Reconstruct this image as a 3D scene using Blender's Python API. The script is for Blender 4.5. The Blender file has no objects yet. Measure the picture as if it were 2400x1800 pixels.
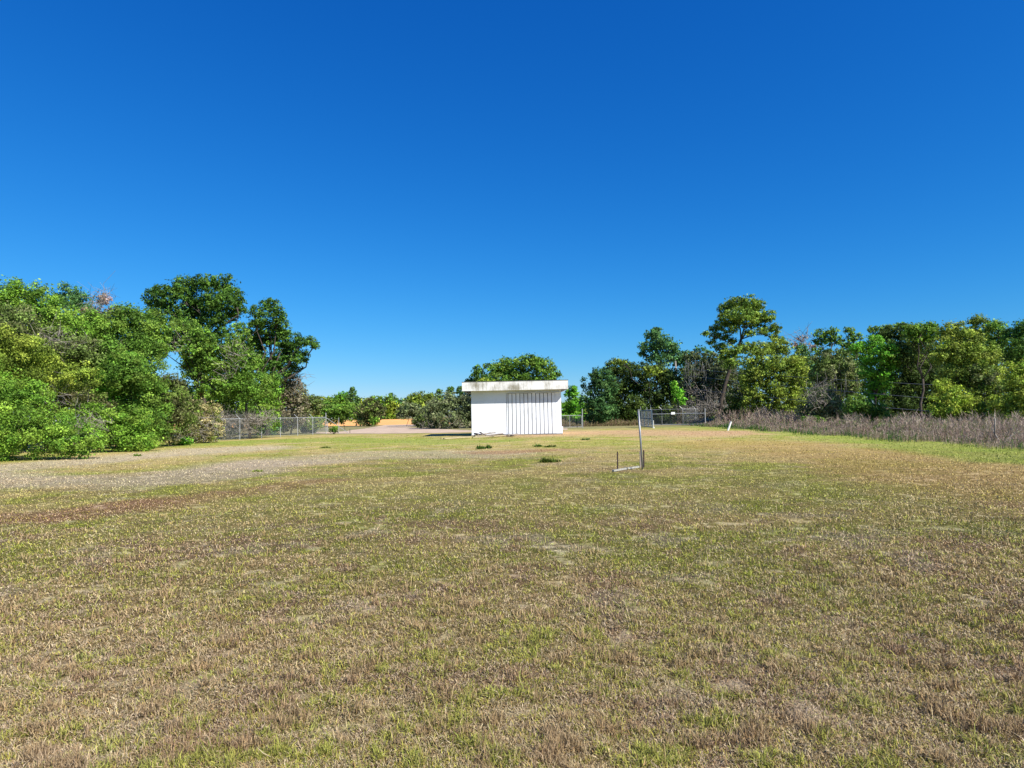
import bpy, math, random
import numpy as np
from mathutils import Matrix, Vector
R = math.radians
rng = np.random.default_rng(7)
random.seed(7)
scn = bpy.context.scene
COL = scn.collection

# ------------------------------------------------------------------ camera
F = 1600.0                      # focal length in photo pixels (photo 2400 x 1800)
EYE = np.array([0.0, 0.0, 1.65])
PITCH, ROLL = R(2.58), R(-1.2)
CM = Matrix.Rotation(R(90) + PITCH, 4, 'X') @ Matrix.Rotation(ROLL, 4, 'Z')
M3 = np.array(CM.to_3x3())
cam_d = bpy.data.cameras.new('camera'); cam = bpy.data.objects.new('camera', cam_d); COL.objects.link(cam)
cam.matrix_world = Matrix.Translation(EYE) @ CM
cam_d.sensor_width = 36; cam_d.lens = F / 2400 * 36; cam_d.clip_end = 8000; cam_d.clip_start = 0.05
scn.camera = cam

def ray(px, py): return M3 @ np.array([(px - 1200) / F, -(py - 900) / F, -1.0])
def P(px, py, Y):
    d = ray(px, py); return EYE + d * (Y / d[1])
def G(px, py):
    d = ray(px, py); return (EYE + d * (-EYE[2] / d[2]))

# ------------------------------------------------------------------ light
sunv = Vector((0.85, -0.72, 1.0)).normalized()
sl = bpy.data.lights.new('sun', 'SUN'); so = bpy.data.objects.new('sun', sl); COL.objects.link(so)
so.rotation_euler = sunv.to_track_quat('Z', 'Y').to_euler()
sl.energy = 4.9; sl.angle = R(0.5); sl.color = (1.0, 0.955, 0.88)
w = bpy.data.worlds.new('World'); scn.world = w; w.use_nodes = True
nt = w.node_tree; bg = nt.nodes['Background']
sky = nt.nodes.new('ShaderNodeTexSky'); sky.sky_type = 'NISHITA'; sky.sun_disc = False
sky.sun_elevation = math.asin(sunv.z); sky.sun_rotation = math.atan2(sunv.x, sunv.y)
sky.altitude = 0; sky.air_density = 1.0; sky.dust_density = 0.0; sky.ozone_density = 2.0
sp = nt.nodes.new('ShaderNodeSeparateXYZ'); cb = nt.nodes.new('ShaderNodeCombineXYZ'); nt.links.new(sky.outputs[0], sp.inputs[0])
for ch, ex, k in ((0, 2.05, .050), (1, 1.08, .635), (2, .72, 2.15)):     # grade the clear sky towards the deep blue of a phone photo
    a_ = nt.nodes.new('ShaderNodeMath'); a_.operation = 'POWER'; a_.inputs[1].default_value = ex; nt.links.new(sp.outputs[ch], a_.inputs[0])
    b_ = nt.nodes.new('ShaderNodeMath'); b_.operation = 'MULTIPLY'; b_.inputs[1].default_value = k; nt.links.new(a_.outputs[0], b_.inputs[0]); nt.links.new(b_.outputs[0], cb.inputs[ch])
nt.links.new(cb.outputs[0], bg.inputs['Color'])
bg.inputs['Strength'].default_value = 0.064
scn.view_settings.view_transform = 'Standard'; scn.view_settings.look = 'None'
scn.view_settings.exposure = 0.7; scn.view_settings.gamma = 1.0
scn.cycles.max_bounces = 8; scn.cycles.transparent_max_bounces = 8
try:
    scn.cycles.use_denoising = True
except Exception: pass

# ------------------------------------------------------------------ materials
def mat(name, rough=0.7, attr=None, color=(0.5,0.5,0.5), trans=0.0, spec=0.3, metal=0.0, noise=None, bump=None):
    m = bpy.data.materials.new(name); m.use_nodes = True
    t = m.node_tree; b = t.nodes['Principled BSDF']; out = t.nodes['Material Output']
    b.inputs['Roughness'].default_value = rough; b.inputs['Metallic'].default_value = metal
    b.inputs['Specular IOR Level'].default_value = spec
    src = None
    if attr:
        a = t.nodes.new('ShaderNodeAttribute'); a.attribute_name = attr; src = a.outputs['Color']
    else:
        c = t.nodes.new('ShaderNodeRGB'); c.outputs[0].default_value = (*color, 1); src = c.outputs[0]
    if noise:
        scale, lo, hi = noise
        tc = t.nodes.new('ShaderNodeTexCoord'); n = t.nodes.new('ShaderNodeTexNoise')
        n.inputs['Scale'].default_value = scale; n.inputs['Detail'].default_value = 6; n.inputs['Roughness'].default_value = 0.65
        t.links.new(tc.outputs['Object'], n.inputs['Vector'])
        mr = t.nodes.new('ShaderNodeMapRange'); mr.inputs[1].default_value = 0.3; mr.inputs[2].default_value = 0.7
        mr.inputs[3].default_value = lo; mr.inputs[4].default_value = hi
        t.links.new(n.outputs['Fac'], mr.inputs[0])
        mx = t.nodes.new('ShaderNodeVectorMath'); mx.operation = 'SCALE'
        t.links.new(src, mx.inputs[0]); t.links.new(mr.outputs[0], mx.inputs['Scale']); src = mx.outputs[0]
        if bump:
            bp = t.nodes.new('ShaderNodeBump'); bp.inputs['Strength'].default_value = bump; bp.inputs['Distance'].default_value = 0.02
            t.links.new(n.outputs['Fac'], bp.inputs['Height']); t.links.new(bp.outputs[0], b.inputs['Normal'])
    t.links.new(src, b.inputs['Base Color'])
    if trans:
        tr = t.nodes.new('ShaderNodeBsdfTranslucent'); t.links.new(src, tr.inputs['Color'])
        ms = t.nodes.new('ShaderNodeMixShader'); ms.inputs[0].default_value = trans
        t.links.new(b.outputs[0], ms.inputs[1]); t.links.new(tr.outputs[0], ms.inputs[2]); t.links.new(ms.outputs[0], out.inputs['Surface'])
    return m

M_leaf = mat('leaf', 0.6, attr='col', trans=0.24, spec=0.14)
M_grass = mat('grass_blade', 0.75, attr='col', trans=0.08, spec=0.15)
M_ground = mat('soil_and_thatch', 0.95, attr='col', noise=(14.0, 0.55, 1.35), bump=0.6, spec=0.05)
M_bark = mat('bark', 0.9, color=(0.085, 0.07, 0.055), noise=(3.0, 0.6, 1.3), bump=0.5, spec=0.1)
M_greybark = mat('grey_bark', 0.9, color=(0.26, 0.24, 0.21), noise=(3.0, 0.6, 1.3), bump=0.5, spec=0.1)
M_twig = mat('dead_twig', 0.9, color=(0.27, 0.24, 0.20), noise=(2.0, 0.6, 1.3), spec=0.1)
M_moss = mat('spanish_moss', 0.95, color=(0.20, 0.20, 0.17), noise=(2.0, 0.6, 1.3), trans=0.2, spec=0.05)
M_galv = mat('galvanised_steel', 0.45, color=(0.43, 0.44, 0.44), metal=0.25, noise=(6.0, 0.8, 1.15), spec=0.4)
M_wire = mat('wire', 0.5, color=(0.20, 0.215, 0.22), metal=0.3, noise=(6.0, 0.8, 1.1))
M_pole = mat('dull_galvanised_pole', 0.45, color=(0.27, 0.28, 0.29), metal=0.5, noise=(6.0, 0.8, 1.15), spec=0.4)
M_rust = mat('rusty_steel', 0.85, color=(0.045, 0.028, 0.028), noise=(30.0, 0.6, 1.5), spec=0.2)
M_bluegrey = mat('blue_grey_paint', 0.5, color=(0.07, 0.13, 0.20), noise=(5.0, 0.8, 1.2))
M_white = mat('white_plastic', 0.5, color=(0.80, 0.80, 0.76), noise=(8.0, 0.9, 1.05))
M_dirt = mat('pale_dirt', 0.95, color=(0.50, 0.38, 0.28), noise=(0.6, 0.75, 1.2), bump=0.4, spec=0.05)
M_sand = mat('orange_sand', 0.95, color=(0.78, 0.40, 0.14), noise=(0.08, 0.82, 1.12), bump=0.3, spec=0.05)

# ------------------------------------------------------------------ mesh helpers
def tag(o, label=None, cat=None, group=None, kind=None):
    if label: o['label'] = label
    if cat: o['category'] = cat
    if group: o['group'] = group
    if kind: o['kind'] = kind
    return o
def empty(name, loc):
    o = bpy.data.objects.new(name, None); COL.objects.link(o); o.location = loc; o.empty_display_size = 0.3
    return o
def link(name, me, m, parent=None, loc=None):
    o = bpy.data.objects.new(name, me); COL.objects.link(o); me.materials.append(m)
    if parent is not None:
        o.parent = parent
        o.location = -np.array(parent.location)   # geometry is written in world coordinates
    return o
def npmesh(name, V, loops, counts, cols=None):
    """V (n,3); loops flat vertex indices; counts per-face; cols per-vertex rgb"""
    me = bpy.data.meshes.new(name)
    V = np.asarray(V, dtype=np.float32); loops = np.asarray(loops, dtype=np.int32).ravel(); counts = np.asarray(counts, dtype=np.int32)
    me.vertices.add(len(V)); me.vertices.foreach_set('co', V.ravel())
    me.loops.add(len(loops)); me.loops.foreach_set('vertex_index', loops)
    me.polygons.add(len(counts))
    st = np.zeros(len(counts), np.int32); st[1:] = np.cumsum(counts)[:-1]
    me.polygons.foreach_set('loop_start', st)
    if cols is not None:
        a = me.color_attributes.new('col', 'FLOAT_COLOR', 'POINT')
        c4 = np.ones((len(V), 4), np.float32); c4[:, :3] = cols
        a.data.foreach_set('color', c4.ravel())
    me.polygons.foreach_set('use_smooth', np.zeros(len(counts), bool))
    me.update(); me.validate()
    return me
class MB:
    def __init__(s): s.V = []; s.Fc = []
    def box(s, c, size, ax=None):
        c = np.array(c, float); h = np.array(size, float) / 2
        A = np.eye(3) if ax is None else np.array(ax, float)
        n = len(s.V)
        for sx in (-1, 1):
            for sy in (-1, 1):
                for sz in (-1, 1):
                    s.V.append(c + A[0] * sx * h[0] + A[1] * sy * h[1] + A[2] * sz * h[2])
        for f in ((0,1,3,2),(4,6,7,5),(0,4,5,1),(2,3,7,6),(0,2,6,4),(1,5,7,3)): s.Fc.append([n + i for i in f])
        return s
    def tube(s, pts, rad, n=6, cap=True):
        pts = [np.array(p, float) for p in pts]
        if np.isscalar(rad): rad = [rad] * len(pts)
        b = len(s.V); prev = None
        for i, p in enumerate(pts):
            d = pts[min(i + 1, len(pts) - 1)] - pts[max(i - 1, 0)]; d = d / (np.linalg.norm(d) + 1e-9)
            if prev is None:
                u = np.cross(d, [0, 0, 1.0])
                if np.linalg.norm(u) < 0.1: u = np.cross(d, [1.0, 0, 0])
            else: u = prev - d * np.dot(prev, d)
            u = u / (np.linalg.norm(u) + 1e-9); prev = u; v = np.cross(d, u)
            for k in range(n):
                a = 2 * math.pi * k / n; s.V.append(p + (u * math.cos(a) + v * math.sin(a)) * rad[i])
        for i in range(len(pts) - 1):
            for k in range(n):
                k2 = (k + 1) % n
                s.Fc.append([b + i * n + k, b + i * n + k2, b + (i + 1) * n + k2, b + (i + 1) * n + k])
        if cap:
            s.Fc.append([b + k for k in range(n)][::-1]); e = b + (len(pts) - 1) * n; s.Fc.append([e + k for k in range(n)])
        return s
    def build(s, name, m, parent=None, smooth=False):
        me = npmesh(name, np.array(s.V), [i for f in s.Fc for i in f], [len(f) for f in s.Fc])
        if smooth:
            me.polygons.foreach_set('use_smooth', [True] * len(me.polygons))
        return link(name, me, m, parent)

# ------------------------------------------------------------------ noise
def _h(ix, iy, seed):
    n = (ix * 374761393 + iy * 668265263 + seed * 1442695041) & 0xffffffff
    n = ((n ^ (n >> 13)) * 1274126177) & 0xffffffff
    return ((n ^ (n >> 16)) & 0xffff) / 65535.0
def vnoise(x, y, seed):
    ix = np.floor(x).astype(np.int64); iy = np.floor(y).astype(np.int64)
    fx = x - ix; fy = y - iy; fx = fx * fx * (3 - 2 * fx); fy = fy * fy * (3 - 2 * fy)
    a = _h(ix, iy, seed); b = _h(ix + 1, iy, seed); c = _h(ix, iy + 1, seed); d = _h(ix + 1, iy + 1, seed)
    return (a * (1 - fx) + b * fx) * (1 - fy) + (c * (1 - fx) + d * fx) * fy
def fbm(x, y, seed, oct=3):
    s = 0; a = 0.5; t = 0
    for o in range(oct):
        s = s + a * vnoise(x * 2 ** o + 13.7 * o, y * 2 ** o + 5.1 * o, seed + o); t += a; a *= 0.55
    return s / t
def sm(x, a, b):
    t = np.clip((x - a) / (b - a), 0, 1); return t * t * (3 - 2 * t)

def height(x, y):
    r = np.hypot(x, y)
    z = 0.9 * sm(y, 120, 255)
    z = z + 0.035 * (fbm(x / 2.5, y / 2.5, 51, 2) - 0.5) * (1 - sm(r, 15, 35))
    z = z + 0.050 * (fbm(x / .30, y / .30, 57, 3) - 0.5) * (1 - sm(r, 8, 24))
    return z

# ------------------------------------------------------------------ ground colour (dead, dry and green turf; worn patches)
def seg_d(x, y, pts):
    best = np.full(np.shape(x), 1e9)
    for (a, b) in zip(pts[:-1], pts[1:]):
        dx, dy = b[0] - a[0], b[1] - a[1]; L = dx * dx + dy * dy + 1e-9
        t = np.clip(((x - a[0]) * dx + (y - a[1]) * dy) / L, 0, 1)
        best = np.minimum(best, np.hypot(x - a[0] - t * dx, y - a[1] - t * dy))
    return best
GREEN = np.array([0.225, 0.235, 0.042]); TAN = np.array([0.36, 0.285, 0.105]); PINK = np.array([0.27, 0.175, 0.095])
GREY = np.array([0.38, 0.32, 0.21]); RUST = np.array([0.27, 0.145, 0.075]); ORNG = np.array([0.36, 0.235, 0.085])
VIV = np.array([0.20, 0.25, 0.04]); PALE = np.array([0.40, 0.325, 0.225])
def W(*p): return [tuple(G(a, b)[:2]) for a, b in p]
FEAT = [  # world polyline, half width, colour, strength, greenness of blades
    (W((0,1098),(340,1068),(560,1052)), 4.0, np.array([.38,.31,.21]), .85, .1),
    (W((-150,1122),(60,1126),(300,1128),(620,1088)), 2.7, PALE, .85, .08),
    (W((620,1085),(900,1064),(1120,1066)), 3.2, PALE, .62, .15),
    (W((200,1110),(420,1098),(600,1062)), 1.0, GREEN*1.15, .38, .5),
    (W((-150,1230),(100,1212),(330,1185)), 1.25, RUST, .85, .1),
    (W((330,1185),(600,1150),(760,1128)), 0.9, RUST, .55, .2),
    (W((-150,1320),(120,1280),(300,1245)), 0.7, GREEN*1.15, .7, .9),
    (W((300,1330),(420,1295),(520,1270)), 0.55, PINK*.95, .7, .1),
    (W((760,1175),(1000,1150),(1300,1150),(1500,1170)), 3.2, GREEN*1.1, .45, .6),
    (W((1160,1060),(1270,1056)), 1.6, RUST*1.1, .75, .1),
    (W((1340,1016),(1500,1014),(1660,1014)), 8.0, np.array([.40,.25,.14]), .9, .05),
    (W((1400,1040),(1640,1040)), 4.0, GREEN*1.15, .45, .5),
    (W((1680,1038),(2000,1066),(2250,1112),(2500,1165)), 3.8, ORNG, .70, .25),
    (W((1700,1120),(1900,1140),(2150,1210)), 2.0, GREEN, .5, .6),
    (W((1540,1000),(1650,1000),(1800,1006),(2000,1026),(2200,1046),(2460,1074)), 3.0, VIV, .95, 1.0),
    (W((430,1043),(700,1030),(850,1032),(1060,1036)), 4.2, VIV*.95, .8, .9),
    (W((1500,1300),(1800,1340),(2100,1400)), 0.8, GREEN, .3, .6),
]
def turf(x, y):
    x = np.asarray(x, float); y = np.asarray(y, float); sh = x.shape + (1,)
    wx = x + 1.1 * (fbm(x / 2.2, y / 2.2, 3) - .5); wy = y + 1.1 * (fbm(x / 2.2, y / 2.2, 9) - .5)
    a = fbm(wx / 1.3, wy / 1.3, 11, 4); b = fbm(wx / .55, wy / .55, 23, 3); c = fbm(wx / 5.0, wy / 5.0, 31, 3); d = fbm(wx / .22, wy / .22, 41, 2)
    g = sm(a * .5 + c * .3 + .2 * b, .40, .60)
    g = g * (.62 + .38 * sm(y, 3.5, 10))
    col = TAN[None] * (1 - g).reshape(sh).reshape(-1, 1) + GREEN[None] * g.reshape(-1, 1)
    def mix(col, k, w_): return col * (1 - w_.reshape(-1, 1)) + k[None] * w_.reshape(-1, 1)
    near = 1 - .5 * sm(y, 8, 20)
    wp = sm(b * .6 + fbm(wx / .9, wy / .9, 77) * .4, .52, .64) * .8 * near; col = mix(col, PINK, wp)
    wg = sm(fbm(wx / .7, wy / .7, 88, 3), .60, .74) * .6 * near; col = mix(col, GREY, wg)
    wn = .30 * (1 - sm(y, 4.5, 9)); col = mix(col, PINK * 1.12, wn)
    green = g * (1 - wp) * (1 - wg) * 0.75 + .12
    far = sm(y, 9, 18)
    for pts, hw, k, s, gr in FEAT:
        dd = seg_d(x, y, pts)
        e = 1 - sm(dd + hw * 1.1 * (fbm(x / (hw * .8), y / (hw * .8), 101) - .5), hw * .45, hw * 1.25)
        ww = e * s * (.75 + .5 * (a - .3)); ww = np.clip(ww, 0, 1)
        col = mix(col, k, ww); green = green * (1 - ww) + gr * ww
    bare = fbm(x / .26, y / .26, 201, 3); wb = sm(bare, .64, .84) * .36 * (1 - .7 * sm(y, 9, 22))
    col = mix(col, np.array([.44, .385, .29]), wb); green = green * (1 - wb)
    col = col * (.86 + .28 * d.reshape(-1, 1)) * (.98 + .24 * sm(y, 6, 17)).reshape(-1, 1)
    return col, green.reshape(-1)

# ground sheet (polar so that near ground is fine)
def ground():
    rr = np.concatenate([[0.0], np.geomspace(0.6, 2.4, 20), np.geomspace(2.5, 30, 620), np.geomspace(30.5, 90, 120), np.geomspace(95, 4000, 50)])
    na = 900
    th = np.concatenate([np.linspace(R(35), R(145), 700, endpoint=False), np.linspace(R(145), R(395), 200, endpoint=False)])
    rg, tg = np.meshgrid(rr, th, indexing='ij')
    x = (rg * np.cos(tg)).ravel(); y = (rg * np.sin(tg)).ravel(); z = height(x, y)
    col, _ = turf(x, y); bare = sm(fbm(x / .26, y / .26, 201, 3), .64, .78)
    fr = sm(y, 66, 78)
    # beyond the yard: drier rough ground
    out = np.array([.22, .20, .10]); wv = fr * .8
    col = col * (1 - wv[:, None]) + out[None] * wv[:, None]
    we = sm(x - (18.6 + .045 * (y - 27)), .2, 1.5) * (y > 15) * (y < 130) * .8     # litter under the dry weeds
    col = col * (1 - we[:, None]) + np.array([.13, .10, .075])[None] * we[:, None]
    # soil under the blades is darker and browner thatch
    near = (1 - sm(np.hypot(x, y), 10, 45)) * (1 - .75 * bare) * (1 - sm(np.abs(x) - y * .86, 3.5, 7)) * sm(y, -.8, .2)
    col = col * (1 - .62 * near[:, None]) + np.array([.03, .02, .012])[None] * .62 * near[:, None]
    nr, nth = len(rr), na
    i = np.arange(nr - 1)[:, None]; j = np.arange(nth)[None]; j2 = (j + 1) % nth
    q = np.stack([i * nth + j, (i + 1) * nth + j, (i + 1) * nth + j2, i * nth + j2], -1).reshape(-1, 4)
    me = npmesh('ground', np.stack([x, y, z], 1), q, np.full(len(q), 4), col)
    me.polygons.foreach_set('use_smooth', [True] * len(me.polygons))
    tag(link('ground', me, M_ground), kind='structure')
ground()

def sheet(name, poly, m, dz, n=40):
    """terrain-following sheet over a convex-ish polygon: strips between a lower and an upper edge"""
    lo, hi = poly
    V = []; Fc = []; nj = 24
    def lerp(pts, t):
        t = t * (len(pts) - 1); k = min(int(t), len(pts) - 2); u = t - k
        return np.array(pts[k]) * (1 - u) + np.array(pts[k + 1]) * u
    for i in range(n + 1):
        a = lerp(lo, i / n); b = lerp(hi, i / n)
        for j in range(nj + 1):
            p = a + (b - a) * j / nj
            e = 0.25 * (random.random() - .5) if j in (0, nj) else 0
            V.append([p[0] + e, p[1] + e, float(height(p[0], p[1])) + dz])
    for i in range(n):
        for j in range(nj):
            q = i * (nj + 1) + j; Fc += [q, q + nj + 1, q + nj + 2, q + 1]
    me = npmesh(name, np.array(V), Fc, np.full(len(Fc) // 4, 4))
    o = link(name, me, m); return tag(o, kind='structure')
sheet('sand_field', ([(-230, 142), (-120, 140), (-60, 140), (-12, 142)], [(-230, 262), (-120, 258), (-60, 256), (-25, 250)]), M_sand, .03, 60)
sheet('dirt_road', ([tuple(G(a, b)[:2]) for a, b in ((722,1016),(800,1016.5),(900,1016.5),(1000,1015.5),(1120,1013),(1330,1008))],
                    [tuple(G(a, b)[:2]) for a, b in ((722,1012.5),(790,1013),(860,1004),(950,1002),(1120,1010),(1330,1004.5))]), M_dirt, .02)
sheet('dirt_track', ([tuple(G(a, b)[:2]) for a, b in ((860,1003.5),(900,1003),(950,1001.5))],
                     [tuple(G(a, b)[:2]) for a, b in ((905,996.5),(950,996),(1010,996))]), M_dirt, .025)

# ------------------------------------------------------------------ grass
def grass():
    NB = 1000000
    # density per square metre falls with distance
    u = rng.random(NB * 2)
    y0, y1, p = 1.9, 62.0, -1.20
    Y = (y0 ** p + u * (y1 ** p - y0 ** p)) ** (1 / p)
    X = (rng.random(NB * 2) * 2 - 1) * (Y * .86 + 0.6)
    keep = (X > -23 + .1 * (Y - 40)) & (X < 20.5)
    ins = (X > -3.6) & (X < 4.2) & (Y > 54.6); keep &= ~ins
    # worn spots with few blades
    bare = fbm(X / .26, Y / .26, 201, 3); keep &= ~(rng.random(NB * 2) < .6 * sm(bare, .64, .80))
    X, Y = X[keep][:NB], Y[keep][:NB]
    # the turf goes on to both sides and behind
    NO = 620000; Yo = (1.0 ** p + rng.random(NO) * (40.0 ** p - 1.0)) ** (1 / p) - .8
    Xo = np.sign(rng.random(NO) - .5) * (np.maximum(Yo * .86 + .6, 0) + rng.random(NO) ** 1.2 * 6.0); ko = (Xo > -24.5) & (Xo < 19.5)
    Yb = .2 + 1.8 * rng.random(60000); Xb = (rng.random(60000) * 2 - 1) * (Yb * .86 + .6)
    X = np.concatenate([X, Xo[ko], Xb]); Y = np.concatenate([Y, Yo[ko], Yb]); outer = np.arange(len(X)) >= NB
    col, gr = turf(X, Y)
    n = len(X); dist = np.hypot(X, Y); px = dist / 683.0
    near = 1 - sm(dist, 9, 22)
    cg = fbm(X / .10, Y / .10, 61, 3); cb = fbm(X / .15, Y / .15, 67, 3); cl = fbm(X / .30, Y / .30, 69, 2)
    pg = np.clip(.12 + .62 * gr, 0, .95)
    pg = pg * (1 - near) + near * np.clip(.17 + .38 * gr + 1.8 * (cg - .5), .03, .97)
    isg = rng.random(n) < pg
    tuft = sm(cg, .60, .74) * near                        # small green tufts
    tb = sm(cb, .60, .72) * near * (~isg)                 # feathery red brown tufts
    L = (0.016 + 0.022 * rng.random(n)) * (1 + .9 * tuft + 1.1 * tb) * (1 + 1.6 * (rng.random(n) < .006))
    L = np.maximum(L, np.minimum(px * 1.4, .050)); L *= (.75 + .6 * rng.random(n)) * np.where(outer[:n], 1.25, 1)
    wd = np.maximum((0.0024 + .0020 * rng.random(n)) * np.where(tb > .3, .7, 1), px * .60) * np.where(outer, 1.6, 1)
    az = rng.random(n) * 2 * math.pi
    tilt = np.where(isg, .15 + rng.random(n) * 1.25, .5 + rng.random(n) * 1.0); tilt = np.where(tb > .3, .1 + .7 * rng.random(n), tilt)
    def dr(t, a): return np.stack([np.sin(t) * np.cos(a), np.sin(t) * np.sin(a), np.cos(t)], 1)
    tilt2 = np.clip(tilt + rng.normal(.45, .45, n), 0, 1.75); az2 = az + rng.normal(0, .8, n)
    d, d2 = dr(tilt, az), dr(tilt2, az2)
    sa = az + math.pi / 2 + rng.normal(0, .6, n)
    s = np.stack([np.cos(sa), np.sin(sa), rng.normal(0, .3, n)], 1) * wd[:, None] * .5
    base = np.stack([X, Y, height(X, Y) + .002 + rng.random(n) * .012], 1)
    mid = base + d * (L * .5)[:, None]; tip = mid + d2 * (L * .5)[:, None]
    V = np.stack([base - s * .8, base + s * .8, mid + s, mid - s, tip], 1).reshape(-1, 3)
    o = (np.arange(n) * 5)[:, None]
    loops = (o + np.array([0, 1, 2, 3, 3, 2, 4])[None]).ravel()
    counts = np.tile([4, 3], n)
    def pick(cols, probs):
        k = rng.choice(len(cols), n, p=probs); return np.array(cols)[k]
    ch = pick([(.34,.34,.04), (.44,.42,.085), (.17,.24,.025), (.26,.31,.03), (.48,.37,.06)], [.34,.22,.20,.14,.10])
    ch = ch * (1 - tuft[:, None] * .5) + np.array([.22,.29,.04])[None] * tuft[:, None] * .5
    ct = pick([(.47,.37,.215), (.26,.165,.11), (.45,.36,.27), (.34,.20,.09), (.54,.46,.29)], [.34,.24,.22,.12,.08])
    ct = ct * (1 - tb[:, None] * .6) + np.array([.33,.20,.11])[None] * tb[:, None] * .6
    bl = np.where(isg[:, None], ch, ct)
    k = (.66 * near + .20 * (1 - near))[:, None]
    c = col * (1 - k) * 1.08 + bl * k * (.92 + .14 * sm(Y, 6, 15))[:, None]
    v = .42 * near + .20 * (1 - near)
    c *= (1 + v * (rng.random(n) * 2 - 1))[:, None]
    C = np.repeat(c, 5, axis=0)
    me = npmesh('grass', V, loops, counts, C)
    ob = link('grass', me, M_grass)
    tag(ob, 'short patchy dry and green turf covering the open yard', 'grass', kind='stuff')
grass()

# ------------------------------------------------------------------ vegetation
PAL = {
 'bright': [(.115,.215,.022), (.08,.165,.018), (.155,.245,.03)],
 'vivid':  [(.10,.27,.02), (.075,.21,.015), (.15,.29,.03)],
 'mid':    [(.09,.175,.022), (.07,.14,.018), (.13,.205,.03)],
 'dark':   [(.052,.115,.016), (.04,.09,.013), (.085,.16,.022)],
 'blue':   [(.062,.145,.04), (.05,.115,.03), (.10,.185,.055)],
 'olive':  [(.15,.205,.025), (.11,.16,.022), (.205,.25,.035)],
 'yellow': [(.19,.255,.025), (.14,.21,.022), (.25,.29,.04)],
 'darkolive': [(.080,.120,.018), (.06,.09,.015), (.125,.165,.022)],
 'grey':   [(.12,.15,.06), (.09,.115,.045), (.17,.185,.09)],
 'greyolive': [(.105,.15,.035), (.13,.145,.055), (.08,.12,.025)],
 'brown':  [(.12,.115,.045), (.08,.09,.03), (.11,.16,.03)],
 'greybrown': [(.18,.16,.10), (.12,.105,.06), (.13,.145,.05)],
 'moss':   [(.10,.12,.05), (.075,.095,.035), (.065,.10,.025)],
 'deep':   [(.045,.075,.014), (.032,.055,.011), (.075,.11,.018)],  # leaf colour lowered to paint dense shade into trees on the right
 'tan':    [(.32,.27,.13), (.22,.19,.08), (.17,.20,.05)],
 'pink':   [(.33,.23,.19), (.25,.18,.13), (.2,.18,.10)],
}
NTRI = [0]
def leaf_cloud(blobs, pal, dens=1.0, lsz=1.0, flat=0.0, ground_z=0.0):
    """blobs: (centre, rx, ry, rz, depth)"""
    Vs = []; Cs = []
    pc = np.array(PAL[pal] if isinstance(pal, str) else pal) * 1.35
    for (c, rx, ry, rz, Z) in blobs:
        s = max(.065, Z / 683.0 * 1.5) * lsz
        rm = math.sqrt(rx * rz)
        rs = min(max(.23 * rm, .28), 1.05); rs = min(rs, rm * .6)
        nsub = int(2.7 * (rx * rz) / (rs * rs) * dens) + 4
        dirs = rng.normal(size=(nsub, 3)); dirs /= np.linalg.norm(dirs, axis=1)[:, None]
        rad = rng.random(nsub) ** .38
        e = np.array([max(rx - rs * .55, rx * .4), max(ry - rs * .55, ry * .4), max(rz - rs * .55, rz * .4)])
        sc = c[None] + dirs * rad[:, None] * e[None]
        sr = rs * (.6 + .7 * rng.random(nsub))
        sci = rng.integers(0, len(pc), nsub); sb = pc[sci] * (.62 + .95 * rng.random(nsub) ** 1.3)[:, None]
        nl = np.maximum(6, (sr * sr * math.pi / (.42 * s * s) * 1.35)).astype(int)
        idx = np.repeat(np.arange(nsub), nl); n = len(idx)
        d = rng.normal(size=(n, 3)); d /= np.linalg.norm(d, axis=1)[:, None]
        q = rng.random(n) ** .45 * (1 + .30 * (rng.random(n) < .12) * rng.random(n))
        p = sc[idx] + d * (q * sr[idx])[:, None] * np.array([1.1, 1.1, .8])[None]
        lo = rng.random(n) < .10                                     # loose sprays between the clumps
        dd = rng.normal(size=(n, 3)); dd /= np.linalg.norm(dd, axis=1)[:, None]
        p = np.where(lo[:, None], c[None] + dd * (rng.random(n) ** .3 * 1.04)[:, None] * np.array([rx, ry, rz])[None], p)
        out = (p - c[None]) / np.array([rx, ry, rz])[None]; out /= np.linalg.norm(out, axis=1)[:, None] + 1e-6
        nm = rng.normal(size=(n, 3)); nm /= np.linalg.norm(nm, axis=1)[:, None]
        nm = nm * .75 + d * .45 + out * .35 + np.array([0, 0, .35])[None]; nm /= np.linalg.norm(nm, axis=1)[:, None]
        t = np.cross(nm, rng.normal(size=(n, 3))); t /= np.linalg.norm(t, axis=1)[:, None] + 1e-6
        b = np.cross(nm, t)
        ss = s * (.5 + 1.35 * rng.random(n) ** 1.6)
        ok = p[:, 2] > ground_z + .02
        p, t, b, ss, idx = p[ok], t[ok], b[ok], ss[ok], idx[ok]
        Vs.append(np.stack([p - t * (ss * .6)[:, None], p - b * (ss * .32)[:, None] , p + t * (ss * .6)[:, None], p + b * (ss * .32)[:, None]], 1).reshape(-1, 3))
        cc = sb[idx] * (.60 + .95 * rng.random(len(idx)))[:, None]
        Cs.append(np.repeat(cc, 4, axis=0))
    V = np.concatenate(Vs); C = np.concatenate(Cs); n = len(V) // 4; NTRI[0] += n
    return npmesh('crown', V, np.arange(n * 4), np.full(n, 4), C)

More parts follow.
